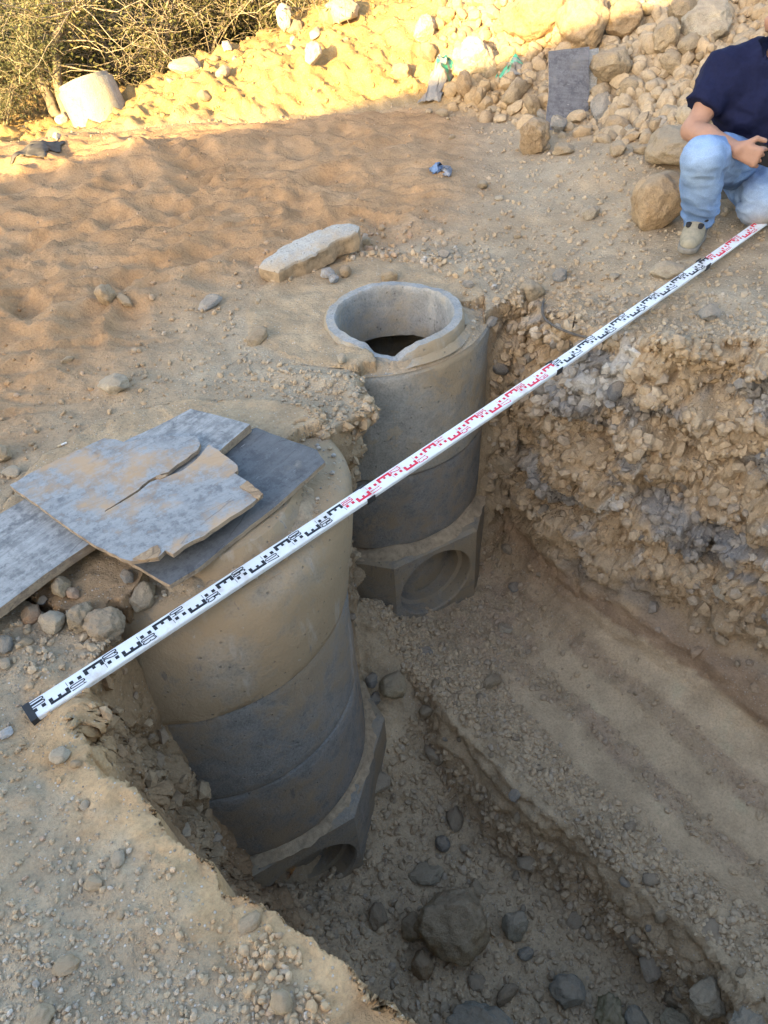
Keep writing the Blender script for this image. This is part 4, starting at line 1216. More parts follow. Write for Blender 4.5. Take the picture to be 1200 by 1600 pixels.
named(540, 424, 24, "smooth brownish stone between the lid and the open mouth", "stone", WARM, (1, .8, .8), .15, .15)
named(608, 430, 30, "tan stone directly behind the open manhole mouth", "stone", TAN, (1, .8, .7), .2, .2)
named(693, 397, 22, "grey pointed stone behind the right of the open mouth", "stone", GREYS, (1, .7, .6), .9, .2)
named(731, 444, 22, "grey flat stone on the rubble right of the open mouth", "stone", GREYS, (1, .6, .5), .7, .2)
named(765, 500, 28, "flat stone wedged beside the far manhole's right edge", "stone", GREYS, (1, .7, .5), .5, .2)
named(643, 325, 26, "pale angular stone on the trodden soil in mid ground", "stone", PALE, (1, .8, .7), .7, .2, sub=3) if False else None
named(922, 332, 30, "pale broken stone on the trodden soil left of the smooth boulder", "stone", PALE, (1, .8, .8), .8, .2)
named(535, 560, 20, "small pale stone on the broken edge left of the open mouth", "stone", PALE, (1, .8, .8), .6, .2, sub=3)
# near left heap beside the boards
named(98, 914, 38, "tan stone below the cracked plywood, upper left of the heap", "stone", TAN, (1, .8, .85), .45, .15)
named(117, 925, 24, "pinkish stone next to the tan one under the cracked plywood", "stone", (.42, .30, .22), (1, .8, .85), .4, .15)
named(86, 966, 52, "largest pale tan stone of the heap under the plank", "stone", PALE, (1, .75, .75), .35, .15, .2)
named(52, 955, 36, "rusty pink stone left of the largest pale one", "stone", (.40, .27, .18), (1, .85, .8), .6, .2)
named(132, 952, 56, "lumpy clod of stones at the brink of the pit", "stone", TAN, (1, .8, .8), .55, .2, rough=2.2)
named(172, 955, 70, "big round dusty cobble wedged beside the near manhole", "cobble", (.33, .26, .18), (1, .9, .95), .08, .25, 0, 5)
named(219, 921, 54, "dusty rounded stone right under the corner of the dark plywood", "stone", (.35, .29, .21), (1, .8, .85), .25, .2)
named(200, 896, 26, "small grey stone below the cracked sheet's front corner", "stone", GREYS, (1, .8, .8), .4, .2)
named(12, 1003, 34, "grey cobble at the left edge of the photo near the staff's foot", "stone", GREYS, (1, .85, .85), .2, .15)
named(8, 1034, 28, "pale smooth cobble below the grey one at the left edge", "stone", PALE, (1, .7, .65), .15, .2)
named(10, 1143, 24, "white quartz pebble at the left edge below the staff's foot", "pebble", (.66, .66, .68), (1, .8, .7), .7, .2)
named(440, 1590, 40, "tan pebble near the broken front edge, largest of its cluster", "pebble", TAN, (1, .9, .9), .15, .2, sub=3, dpx=-22)
named(62, 1585, 50, "rounded tan stone sunk in the gravel at the lower left corner", "stone", TAN, (1, .8, .6), .2, .35)
named(105, 1505, 44, "flat tan stone in the gravel at the lower left", "stone", WARM, (1, .7, .4), .5, .35)
named(148, 1375, 34, "tan stone sunk in the trodden gravel, middle of the left ground", "stone", TAN, (1, .7, .5), .4, .35)
named(388, 1438, 46, "pale lump on the broken ochre edge in front", "stone", WARM, (1, .8, .5), .3, .4)
# pit floor
named(612, 1062, 56, "biggest rounded stone on the pit floor right of the near manhole", "stone", (0.401, 0.330, 0.219), (1, .8, .8), .2, .2)
named(582, 1058, 26, "small cobble touching the biggest rounded one in the pit", "stone", GREYS, (1, .8, .9), .15, .2)
named(586, 1086, 26, "grey oval cobble beside the near manhole's lowest ring", "stone", GREYS, (1, .7, .7), .15, .2)
named(669, 1106, 28, "tan oval cobble on the pit rubble, right of the pair", "stone", TAN, (1, .7, .75), .15, .2)
named(788, 980, 26, "pale angular stone near the foot of the far manhole", "stone", PALE, (1, .7, .6), .8, .2)
named(768, 1060, 34, "oval stone in the middle of the pit rubble", "stone", TAN, (1, .6, .6), .2, .25)
named(806, 1236, 24, "small squarish stone along the step of the trench", "stone", GREYS, (1, .8, .7), .7, .2)
named(713, 1412, 112, "big dark brown mottled boulder at the bottom of the trench", "boulder", (0.401, 0.319, 0.209), (.85, .8, 1.0), .8, .18, .4, 5, .1, "boulder", .8)
named(640, 1442, 42, "smooth dark brown cobble left of the mottled boulder", "cobble", (0.330, 0.260, 0.165), (.9, .85, 1.), .15, .15)
named(660, 1495, 48, "rusty brown cobble below the mottled boulder", "cobble", (0.366, 0.260, 0.154), (1, .8, .95), .35, .15)
named(803, 1432, 44, "grey oval cobble right of the mottled boulder", "cobble", (0.425, 0.389, 0.307), (.8, .7, 1.05), .3, .15)
named(666, 1360, 56, "flat buried slab of stone above the mottled boulder", "stone", (0.460, 0.401, 0.296), (1, .8, .4), .6, .35)
named(690, 1310, 26, "upright narrow stone above the buried slab", "stone", GREYS, (.7, .6, 1.1), .3, .2)
named(590, 1425, 40, "dark stone in the shadow before the near pipe opening", "stone", BROWN, (1, .8, .8), .5, .25)
named(822, 1486, 26, "pale speckled pebble at the bottom of the trench", "pebble", (0.389, 0.378, 0.340), (1, .85, .9), .15, .2)
named(888, 1536, 58, "dark grey speckled cobble at the foot of the step", "cobble", (0.354, 0.342, 0.296), (1, .8, .85), .25, .15)
named(758, 1582, 96, "bluish grey angular boulder at the bottom edge", "boulder", (0.330, 0.342, 0.307), (1, .75, .8), .85, .12, .5, 5, .15, "boulder")
named(790, 1545, 44, "brown stone leaning behind the bluish boulder", "stone", BROWN, (1, .6, .8), .6, .2)
named(955, 1572, 66, "yellowish crumbling stone at the bottom edge", "stone", (0.354, 0.319, 0.187), (1, .8, .8), .7, .2, rough=2.4)
named(1100, 1528, 66, "dark brown boulder with pale scratches at the trench's end", "boulder", (0.366, 0.307, 0.219), (.9, .8, 1), .5, .1, .3, 5, .15, "boulder")
named(1160, 1574, 108, "largest grey boulder in the lower right corner", "boulder", (0.425, 0.389, 0.318), (1, .85, .85), .65, .1, .2, 5, .1, "boulder", 1.4)
named(1063, 1592, 62, "mottled boulder between the two big ones at the bottom right", "boulder", (0.437, 0.389, 0.274), (1, .8, .85), .6, .15, .1, 5, .1, "boulder")
named(1050, 1556, 30, "small brown stone squeezed above the mottled boulder", "stone", BROWN, (1, .8, .9), .3, .15)
named(998, 1588, 48, "oval speckled cobble left of the mottled boulder", "cobble", (0.401, 0.378, 0.318), (1, .75, .7), .2, .2)
named(1112, 1450, 44, "flat pinkish slab on the scraped floor near the boulders", "stone", (0.401, 0.319, 0.230), (1, .8, .35), .6, .4)

# many more of the same kinds: each is a stone of its own
NP_ = np.array([p for p, r in NAMED]); NR_ = np.array([r for p, r in NAMED])
def free_spot(p, r):
    return (np.linalg.norm(NP_ - p, axis=1) > NR_ + r * .6).all()
STAFF_A, STAFF_D = np.array(on_z(47, 1112, 0)[:2]), np.array([.79, .613])
def staff_near(p):
    q = np.asarray(p[:2]) - STAFF_A; return abs(q[0] * STAFF_D[1] - q[1] * STAFF_D[0]) < .10 and p[2] > -.15
CEN = Pn[TT].mean(1)
NRM = np.cross(Pn[TT[:, 1]] - Pn[TT[:, 0]], Pn[TT[:, 2]] - Pn[TT[:, 0]])
AREA = np.linalg.norm(NRM, axis=1) / 2; NRM /= AREA[:, None] * 2 + 1e-12
tpx, tpy, tdp = to_px(CEN)
INVIEW = (tdp > .3) & (tpx > -40) & (tpx < 1240) & (tpy > -40) & (tpy < 1640)
tx, ty, tz = CEN.T
t_fd = FD[TT[:, 0]]; t_ins = INS[TT[:, 0]]; t_dr = DR[TT[:, 0]]; t_wall = WALL[TT[:, 0]]; t_sand = SAND[TT[:, 0]]; t_ee = EE[TT[:, 0]]; t_aa = AA[TT[:, 0]]; t_low = LOW[TT[:, 0]]; t_strip = STRIP[TT[:, 0]]
t_r1 = np.hypot(tx - NEAR_C[0], ty - NEAR_C[1]); t_r2 = np.hypot(tx - FAR_C[0], ty - FAR_C[1])
OUT_MH = (t_r1 > RING_R + .02) & (t_r2 > RING_R + .02)
# keep the ground under the boards free of strays
UNDER = inside_poly(tpx, tpy, [(0, 800), (165, 684), (300, 638), (510, 720), (270, 905), (140, 850), (0, 950)]) & (tz > -.3)
LAND = [(890, 140, "the dark leaning board"), (685, 130, "the longer green bag"), (800, 118, "the shorter green bag"), (1120, 110, "the man's shoulder"), (1075, 385, "the man's boot"),
        (838, 32, "the massive brown boulder"), (752, 88, "the tall pale boulder"), (660, 45, "the flat-faced boulder"), (150, 160, "the tipped ring"), (446, 36, "the pointed white stone"), (484, 82, "the bright white stone"),
        (625, 490, "the open mouth"), (485, 400, "the stone lid"), (675, 930, "the far pipe opening"), (713, 1412, "the mottled boulder"), (520, 1370, "the near pipe opening"), (758, 1582, "the bluish boulder"),
        (1160, 1574, "the lower right boulder"), (50, 1110, "the staff's foot"), (100, 860, "the plank"), (870, 510, "the cable"), (590, 1100, "the near manhole's base"), (1050, 232, "the flattish boulder"),
        (1112, 1450, "the pinkish slab"), (1032, 60, "the long boulder"), (200, 780, "the cracked sheet"), (440, 1570, "the pebble cluster"), (172, 955, "the round cobble"), (1110, 35, "the huge pale boulder"), (1024, 322, "the smooth boulder"),
        (888, 1536, "the speckled cobble"), (960, 100, "the board-side boulder"), (1107, 490, "the square grey stone"), (803, 1430, "the grey oval cobble"), (612, 1062, "the biggest pit cobble"), (86, 966, "the largest pale stone"), (700, 240, "the blue scraps")]
USED = set()
DIRS = ["right of", "lower right of", "below", "lower left of", "left of", "upper left of", "above", "upper right of"]
def own_label(p, size, lo, hi, colname, shape):
    x_, y_, _ = to_px(np.asarray(p)[None]); x_, y_ = float(x_[0]), float(y_[0])
    order = sorted(LAND, key=lambda l: math.hypot(l[0] - x_, l[1] - y_))
    f = (size - lo) / max(hi - lo, 1e-6)
    sz = "small" if f < .22 else "middling" if f < .5 else "large"
    for l in order[:4]:
        dx, dy = x_ - l[0], y_ - l[1]; r = math.hypot(dx, dy)
        dr = DIRS[int(round(math.atan2(dy, dx) / (math.pi / 4))) % 8]
        how = "just " if r < 60 else "a little way " if r < 110 else "some way "
        t = f"{sz} {colname} {shape} stone {how}{dr} {l[2]}"
        if t not in USED: USED.add(t); return t
    return None
CNAME = {TAN: "tan", WARM: "ochre", PALE: "pale", GREYS: "grey", WHITES: "whitish", BROWN: "brown", DKGREY: "dark grey"}
def scatter(weight, count, smin, smax, meshes, cols, label, group, cat="stone", power=2.2, sink=.3, minpx=9):
    global NP_, NR_
    w_ = weight * AREA; w_ = w_ / w_.sum()
    idx = rng.choice(len(w_), size=count * 5, p=w_)
    made = 0
    for i in idx:
        if made >= count: break
        s = max(smin + (smax - smin) * rng.random() ** power, minpx * tdp[i] / F_PX)
        p = CEN[i]
        if not free_spot(p, s * .5) or staff_near(p): continue
        me_ = meshes[int(rng.integers(len(meshes)))]; col_ = cols[int(rng.integers(len(cols)))]
        o = put_rock(me_, p, NRM[i], s, (1, rng.uniform(.65, .95), rng.uniform(.5, .85)), sink, col_, None, .5)
        tag(o, own_label(p, s, smin, smax, CNAME.get(col_, "brownish"), "rounded" if me_ in ROUND else "angular") or label, cat, group)
        NP_ = np.vstack([NP_, p]); NR_ = np.append(NR_, s * .5); made += 1
slope_r = INVIEW * sstep(-.12, .15, t_fd) * sstep(.75, 1.2, tx) * sstep(3.4, 2.4, tx)
scatter(slope_r, 85, .08, .30, BLOCK + BLOCK + ROUND, [TAN, TAN, WARM, PALE, TAN, GREYS], "tan stone tumbled in the shaded rubble slope on the right", "stones in the shaded rubble slope")
slope_l = INVIEW * sstep(.0, .3, t_fd) * sstep(-1.2, .2, tx) * sstep(1.6, 1.0, tx)
scatter(slope_l, 34, .07, .22, BLOCK, [(.36, .26, .15), (.36, .29, .19), (.40, .33, .23)], "ochre stone bedded in the sunlit slope", "stones in the sunlit slope", minpx=11)
foot_w = INVIEW * np.exp(-((t_fd + .06) / .10) ** 2) * sstep(.2, .5, tx) * sstep(2.2, 1.4, tx)
scatter(foot_w, 12, .05, .13, ROUND + BLOCK, [TAN, WARM, TAN], "stone lying along the foot of the slope", "stones at the slope's foot")
crest_w = INVIEW * np.exp(-((t_fd - 1.0) / .25) ** 2) * sstep(-2.0, -1.3, tx) * sstep(.2, -.2, tx)
scatter(crest_w, 9, .07, .14, BLOCK, [WHITES, PALE, WARM], "pale stone along the crest of the sunlit bank", "stones along the bank's crest")
floor_w = INVIEW * t_ins * (1 - t_wall) * OUT_MH * (t_low < .3) * (sstep(.30, .05, t_ee) + .12 * (1 - t_strip))
scatter(floor_w, 30, .025, .085, ROUND + BLOCK, [TAN, GREYS, TAN, (.33, .27, .2)], "dusty stone in the rubble on the pit's upper floor", "stones on the pit's upper floor")
low_w = INVIEW * t_ins * (1 - t_wall) * OUT_MH * (t_low > .5)
scatter(low_w, 26, .035, .15, ROUND + BLOCK, [(.45, .38, .29), (.41, .32, .21), (.42, .34, .25), (.39, .33, .26)], "dark stone on the bottom of the lower trench", "stones on the bottom of the lower trench")
rim_w = INVIEW * (~t_ins) * sstep(.5, .05, t_dr) * (t_fd < 0) * OUT_MH * (~UNDER) * sstep(.2, .6, np.hypot(tx, ty)) * (sstep(.2, .7, tx) + sstep(-.5, -.7, tx))
scatter(rim_w, 9, .022, .07, ROUND + BLOCK, [TAN, PALE, WARM], "loose stone lying on the ground along the pit's edge", "stones along the pit's edge", minpx=10)
mid_w = INVIEW * (~t_ins) * (t_fd < -.05) * sstep(.35, .7, tx) * sstep(.15, .4, t_dr)
scatter(mid_w, 9, .03, .09, ROUND + BLOCK, [TAN, PALE, TAN], "stone scattered on the trodden ground before the rubble slope", "stones on the trodden ground")
heap_w = INVIEW * (~t_ins) * inside_poly(tpx, tpy, [(30, 925), (150, 865), (215, 895), (180, 960), (60, 1060), (0, 1080), (0, 960)])
scatter(heap_w, 18, .022, .05, ROUND + BLOCK, [TAN, PALE, (.40, .28, .2), GREYS], "small stone in the heap between the plank and the staff", "stones of the heap below the boards", minpx=11)
wall_w = INVIEW * t_wall * (tx > .5) * sstep(-1.15, -.9, tz)
scatter(wall_w, 14, .04, .12, BLOCK, [GREYS, TAN, DKGREY, TAN, PALE], "stone sticking out of the right-hand trench wall", "stones in the trench wall", sink=.42)

# ---------------------------------------------------------------- gravel: what nobody could count
def pebbles(name, weight, count, smin, smax, cols, label, power=3.0, sub=1, sink=.3):
    w_ = weight * AREA / np.maximum(tdp, .5) ** 1.3; w_ = w_ / w_.sum()
    idx = rng.choice(len(w_), size=count, p=w_)
    base = [rock_verts(sub, 900 + k, .85, 1.3)[0] for k in range(10)]; Fb = ICO[sub][1]
    tri = TT[idx]; ww = rng.dirichlet((1, 1, 1), size=count)
    C_ = (Pn[tri] * ww[:, :, None]).sum(1)
    s = (smin + (smax - smin) * rng.random(count) ** power) * .5
    A_ = rng.normal(size=(count, 4)); A_ /= np.linalg.norm(A_, axis=1)[:, None]
    a, b, c, d = A_.T
    R_ = np.stack([np.stack([1 - 2 * (c * c + d * d), 2 * (b * c - a * d), 2 * (b * d + a * c)], 1), np.stack([2 * (b * c + a * d), 1 - 2 * (b * b + d * d), 2 * (c * d - a * b)], 1), np.stack([2 * (b * d - a * c), 2 * (c * d + a * b), 1 - 2 * (b * b + c * c)], 1)], 1)
    asp = np.stack([np.ones(count), rng.uniform(.6, .95, count), rng.uniform(.45, .85, count)], 1)
    kind = rng.integers(0, len(base), count)
    B_ = np.stack(base)[kind] * asp[:, None, :]
    V = np.einsum('nij,nkj->nki', R_, B_) * s[:, None, None] + (C_ + NRM[idx] * (s * (1 - 2 * sink) * .6)[:, None])[:, None, :]
    nv = V.shape[1]
    Fc = (Fb[None] + (np.arange(count) * nv)[:, None, None]).reshape(-1, 3)
    cc = np.array(cols)[rng.integers(0, len(cols), count)] * rng.uniform(.66, 1.12, (count, 1))
    loc = tint[tri[:, 0]]
    mixf = rng.uniform(.55, 1.0, (count, 1)); cc = cc * (1 - mixf) + loc * mixf
    me = mesh_np(name, V.reshape(-1, 3), Fc, sub > 1)
    set_color(me, "tint", np.repeat(np.clip(cc, 0, .7), nv, axis=0))
    if sub > 1: me.set_sharp_from_angle(angle=math.radians(32))
    o = mesh_obj(name, me, GRAVEL)
    tag(o, label, None, None, "stuff")
    return o
GC = [TAN, PALE, GREYS, WARM, (.42, .38, .33), (.33, .27, .2)]
GW = GC + [(.58, .56, .53), (.62, .60, .58), (.40, .25, .19), (.26, .27, .29)]
left_near = INVIEW * (~t_ins) * sstep(1.45, 1.2, ty) * OUT_MH
pebbles("gravel", left_near * (.25 + sstep(.45, .1, ty + .3 * tx)) * sstep(.04, .12, t_dr), 4200, .0022, .018, GW, "fine mixed gravel strewn on the ground in front", 5.0)
clus = inside_poly(tpx, tpy, [(365, 1480), (430, 1450), (500, 1540), (520, 1600), (400, 1600)])
pebbles("gravel", INVIEW * clus * (~t_ins), 160, .008, .026, GC, "cluster of rounded pebbles by the broken front edge", 2.0, 2)
pebbles("gravel", INVIEW * (~t_ins) * (t_fd < .05) * (1 - t_sand) * OUT_MH * (~UNDER) * (sstep(1.0, 1.3, ty)) * (.35 + sstep(.45, .02, t_dr)), 8500, .006, .034, GC, "loose crumbs and gravel round the pit's edge", 4.0)
pebbles("gravel", INVIEW * (~t_ins) * np.exp(-((np.hypot(tx - .12, ty - 3.30)) / .32) ** 2) * (t_r2 > RING_R - .12), 420, .010, .045, GW, "grey and tan stones heaped behind the open mouth", 2.0, 2)
pebbles("gravel", INVIEW * t_sand, 260, .008, .03, GC, "few crumbs on the sand", 3.0)
pebbles("rubble", INVIEW * sstep(-.15, .1, t_fd) * (tx > .7), 8500, .018, .16, [TAN, WARM, TAN, (.35, .27, .18)], "small rubble of the shaded slope", 3.2, 2)
pebbles("rubble", INVIEW * sstep(.0, .25, t_fd) * (tx < 1.3), 4200, .010, .06, [(.34, .24, .12), (.30, .21, .11)], "crumbs and clods of the sunlit bank", 4.0)
pebbles("rubble", INVIEW * t_ins * (1 - t_wall) * OUT_MH * (t_low < .4) * (1 - .93 * t_strip) * (t_ee > .06) * (.25 + sstep(.40, .08, t_ee) + 1.2 * np.exp(-((tx - .22) ** 2 + (ty - 2.05) ** 2) / .16)), 6600, .006, .045, [TAN, GREYS, (.33, .27, .2), (.36, .30, .23)], "crumbled soil and small stones on the pit's upper floor", 3.5)
pebbles("crumbs", INVIEW * t_ins * (1 - t_wall) * OUT_MH * (t_low < .3) * (t_ee > .22) * (1 - t_strip) ** 2, 3200, .004, .022, [(.36, .27, .2), (.33, .23, .17), TAN], "reddish crumbs in ribbons along the scraped floor", 3.0)
pebbles("rubble", INVIEW * t_ins * (1 - t_wall) * OUT_MH * (t_low >= .4), 4200, .010, .055, [GREYS, BROWN, (.25, .22, .18), TAN], "crumbled soil and small stones at the bottom of the trench", 3.0)
pebbles("rubble", INVIEW * t_wall * OUT_MH * sstep(-1.25, -.9, tz) * sstep(.9, 1.2, ty) * (.25 + .75 * sstep(-.3, 0, tx)), 5200, .010, .075, [TAN, TAN, (.33, .27, .2), GREYS, DKGREY, PALE], "clods clinging to the torn walls of the pit", 3.0, 1, .45)
# crumbs lying on the shoulders of the manholes
def crumbs(label, c, r0, r1, a0, a1, zz, count, smax, lc_=None, lr=0.0):
    base = [rock_verts(1, 950 + k, .5)[0] for k in range(6)]; Fb = ICO[1][1]; Vs, Fs, Cs = [], [], []; n = 0
    for i in range(count):
        a = math.radians(rng.uniform(a0, a1)); r = rng.uniform(r0, r1)
        px_, py_ = c[0] + r * math.cos(a), c[1] + r * math.sin(a)
        if lc_ is not None and math.hypot(px_ - lc_[0], py_ - lc_[1]) < lr: continue
        s = (.003 + smax * rng.random() ** 3) * .5
        V = base[i % 6] * s * np.array([1, .8, .7]) + np.array([px_, py_, zz + s * .4])
        Vs.append(V); Fs.append(Fb + n); n += len(V)
        Cs.append(np.tile(np.array(GC[i % len(GC)]) * rng.uniform(.85, 1.15), (len(V), 1)))
    me = mesh_np("crumbs", np.concatenate(Vs), np.concatenate(Fs), False); set_color(me, "tint", np.concatenate(Cs))
    tag(mesh_obj("crumbs", me, GRAVEL), label, None, None, "stuff")
def dirt(label, c, r0, r1, a0, a1, z_in, z_out, lc_, lr, seed, fill):
    na, nr = 150, 34; A_, R_ = np.meshgrid(np.radians(np.linspace(a0, a1, na)), np.linspace(r0, r1, nr), indexing='ij')
    X_, Y_ = c[0] + R_ * np.cos(A_), c[1] + R_ * np.sin(A_)
    P_ = np.stack([X_.ravel(), Y_.ravel(), np.full(X_.size, seed)], 1)
    rl = np.hypot(P_[:, 0] - lc_[0], P_[:, 1] - lc_[1]); base_z = z_out + (z_in - z_out) * np.clip((r1 - R_.ravel()) / (r1 - r0), 0, 1)
    edge = sstep(r1, r1 - .05, R_.ravel()) * sstep(math.radians(a0), math.radians(a0 + 14), A_.ravel()) * sstep(math.radians(a1), math.radians(a1 - 14), A_.ravel())
    hgt = (.016 * fbm(P_ * 9, 3) + .010 * facets(P_ * 42.0) + fill) * edge - .004 * (1 - edge) + .022 * np.exp(-((rl - lr) / .035) ** 2) * edge
    V = P_.copy(); V[:, 2] = base_z + hgt - .002
    i_ = np.arange(na * nr).reshape(na, nr); Fq = np.stack([i_[:-1, :-1].ravel(), i_[1:, :-1].ravel(), i_[1:, 1:].ravel(), i_[:-1, 1:].ravel()], 1)
    ok = (rl[Fq] > lr - .012).all(1); me = mesh_np("dirt", V, Fq[ok], True)
    set_color(me, "tint", np.array([.385, .30, .205]) * (1 + .15 * fbm(P_ * 7, 3))[:, None])
    a = me.attributes.new("gritty", 'FLOAT', 'POINT'); a.data.foreach_set("value", np.ones(len(V), np.float32))
    tag(mesh_obj("dirt", me, SOIL), label, None, None, "stuff")
dirt("thin layer of soil on the shoulder of the open manhole", d1, .16, .545, -130, 30, -.030, -.047, oc, .315, 2, .004)
dirt("thin layer of soil on the shoulder of the covered manhole", c1, .14, .500, -118, 62, -.012, -.026, lc, .30, 5, .002)
crumbs("crumbs of soil on the shoulder of the open manhole", d1, .20, .535, -125, 20, -.034, 1500, .022, oc, .32)
crumbs("crumbs of soil on the shoulder of the covered manhole", c1, .15, .49, -110, 60, -.014, 900, .020, lc, .31)
print("stones", len(NP_))
# ---------------------------------------------------------------- vegetation behind the bank
BARK = plain("bark", (0.225, 0.185, 0.135), 0.9, 0.15, 0.3, 30, 0, .01)
TWIG = plain("dry_twig", (0.34, 0.28, 0.20), 0.9, 0.15, 0.25, 12)
def leaf_material():
    m, n, b = new_mat("leaf")
    att = node(n, "ShaderNodeAttribute", attribute_name="tint").outputs["Color"]
    n.links.new(att, b.inputs["Base Color"])
    b.inputs["Roughness"].default_value = 0.6
    b.inputs["Specular IOR Level"].default_value = 0.25
    tr = node(n, "ShaderNodeBsdfTranslucent"); n.links.new(att, tr.inputs["Color"])
    mx = node(n, "ShaderNodeMixShader"); mx.inputs[0].default_value = 0.3
    n.links.new(b.outputs[0], mx.inputs[1]); n.links.new(tr.outputs[0], mx.inputs[2])
    n.links.new(mx.outputs[0], n.nodes["Material Output"].inputs["Surface"])
    return m
LEAF = leaf_material()
def tubes(paths, sides=5):
    """paths: list of (points Nx3, radii N) -> one mesh's arrays"""
    Vs, Fs, n = [], [], 0
    for P_, R_ in paths:
        P_ = np.asarray(P_); k = len(P_)
        d = np.gradient(P_, axis=0); d /= np.linalg.norm(d, axis=1)[:, None] + 1e-9
        ref = np.array([.31, .2, .93]) if abs(d[0, 2]) < .8 else np.array([1, .1, 0.])
        u = np.cross(d, ref); u /= np.linalg.norm(u, axis=1)[:, None] + 1e-9; v = np.cross(d, u)
        a = np.arange(sides) * 2 * math.pi / sides
        V = P_[:, None] + (u[:, None] * np.cos(a)[None, :, None] + v[:, None] * np.sin(a)[None, :, None]) * np.asarray(R_)[:, None, None]
        Vs.append(V.reshape(-1, 3))
        for i in range(k - 1):
            for j in range(sides):
                j2 = (j + 1) % sides
                Fs.append((n + i * sides + j, n + i * sides + j2, n + (i + 1) * sides + j2, n + (i + 1) * sides + j))
        n += k * sides
    return np.concatenate(Vs), np.array(Fs)
def grow(r_, p, d, L, r, wob, n=7, droop=0.0):
    pts = [np.array(p, float)]; d = np.array(d, float); d /= np.linalg.norm(d)
    for i in range(n):
        d = d + r_.normal(size=3) * wob + np.array([0, 0, -droop]); d /= np.linalg.norm(d)
        pts.append(pts[-1] + d * L / n)
    return np.array(pts), np.linspace(r, r * .35, n + 1)
def shrub_meshes(seed, height, spread, stems, twigs, leaves, leaf_size, cols, lean=.35, stem_r=.022, low=0.02, twig_r=.0035):
    r_ = np.random.default_rng(seed)
    st, tw, tips = [], [], []
    for s in range(stems):
        a = r_.uniform(0, 6.28); d = np.array([math.cos(a) * lean, math.sin(a) * lean, 1.0])
        base = np.array([math.cos(a), math.sin(a), 0]) * r_.uniform(0, .10)
        P_, R_ = grow(r_, base - np.array([0, 0, .08]), d, height * r_.uniform(.75, 1.05), stem_r * r_.uniform(.6, 1.2), .16, 9)
        st.append((P_, R_))
        for b in range(7):
            i = int(r_.integers(1, 9)); a2 = r_.uniform(0, 6.28)
            Pb, Rb = grow(r_, P_[i], np.array([math.cos(a2), math.sin(a2), r_.uniform(-.1, .9)]), spread * r_.uniform(.45, 1.0), R_[i] * .5, .2, 6)
            st.append((Pb, Rb)); tips.append(Pb)
    for t in range(twigs):
        src = tips[int(r_.integers(len(tips)))]; i = int(r_.integers(1, len(src))); a2 = r_.uniform(0, 6.28)
        Pb, Rb = grow(r_, src[i], np.array([math.cos(a2), math.sin(a2), r_.uniform(-.7, .8)]), spread * r_.uniform(.25, .65), twig_r * r_.uniform(.6, 1.3), .25, 5, .03)
        tw.append((Pb, Rb))
    # leaves in sprays round the twigs, denser in clumps
    allp = np.concatenate([p for p, _ in tw] + tips)
    allp = allp[allp[:, 2] > low]
    clump = fbm(allp * 2.3 + seed, 2); allp = allp[clump > np.quantile(clump, .18)]
    c = allp[r_.integers(0, len(allp), leaves)] + r_.normal(size=(leaves, 3)) * spread * .055
    n1 = r_.normal(size=(leaves, 3)); n1 /= np.linalg.norm(n1, axis=1)[:, None]
    n2 = np.cross(n1, r_.normal(size=(leaves, 3))); n2 /= np.linalg.norm(n2, axis=1)[:, None]
    L = leaf_size * r_.uniform(.6, 1.3, leaves)[:, None]
    V = np.stack([c - n1 * L, c + n2 * L * .36, c + n1 * L, c - n2 * L * .36], 1).reshape(-1, 3)
    Fq = np.arange(leaves * 4).reshape(-1, 4)
    cc = np.array(cols)[r_.integers(0, len(cols), leaves)] * r_.uniform(.7, 1.3, (leaves, 1))
    m1 = mesh_np("trunk", *tubes(st, 6)); m1.materials.append(BARK)
    m2 = mesh_np("twigs", *tubes(tw, 3)); m2.materials.append(TWIG)
    m3 = mesh_np("crown", V, Fq, False); set_color(m3, "tint", np.repeat(cc, 4, axis=0)); m3.materials.append(LEAF)
    return m1, m2, m3
OLIVE = [(.125, .125, .045), (.16, .15, .06), (.10, .105, .04), (.20, .17, .08)]
GREYG = [(.18, .19, .10), (.22, .215, .12), (.14, .155, .075), (.25, .22, .12)]
DARKG = [(.055, .075, .022), (.075, .09, .03), (.10, .105, .035), (.045, .06, .02)]
PROTO = {'feathery': shrub_meshes(41, 1.9, .85, 5, 420, 14000, .019, GREYG, .45, .016, .03),
         'bare': shrub_meshes(42, 2.2, .95, 7, 620, 6500, .018, OLIVE, .50, .018, .03, .0042),
         'bare2': shrub_meshes(43, 2.0, .90, 6, 560, 7500, .019, OLIVE, .55, .018, .05, .0042),
         'leafy': shrub_meshes(44, 2.4, 1.05, 5, 380, 10500, .026, DARKG, .40, .026, .10)}
def shrub(kind, x_, y_, rot, sc, label, name="shrub", group="shrubs behind the bank"):
    zz = drop(x_, y_)[0][2]
    t = empty(name, label, "shrub" if name == "shrub" else "tree", (x_, y_, zz), group)
    t.rotation_euler = (0, 0, rot); t.scale = (sc, sc, sc)
    for nm, me in zip(("trunk", "twigs", "crown"), PROTO[kind]):
        link(bpy.data.objects.new(nm, me), t)
    return t
shrub('feathery', -3.35, 7.15, 0.3, .95, "feathery grey-green shrub at the left edge of the photo")
shrub('feathery', -2.95, 6.75, 2.1, .62, "low feathery grey-green shrub in front of the left-edge one")
shrub('feathery', -3.9, 7.9, 4.0, 1.1, "taller feathery grey-green shrub behind the left-edge one")
shrub('bare', -1.95, 7.75, 1.0, .95, "twiggy olive shrub right behind the tipped concrete ring")
shrub('bare2', -1.45, 7.9, 2.2, .95, "pale twiggy shrub over the crest between the ring and the white rocks")
shrub('bare', -1.0, 8.1, 4.4, 1.0, "tangled bare shrub above the middle of the bank's crest")
shrub('bare2', -.50, 8.3, 5.6, 1.0, "dry brown shrub left of the pointed white stone")
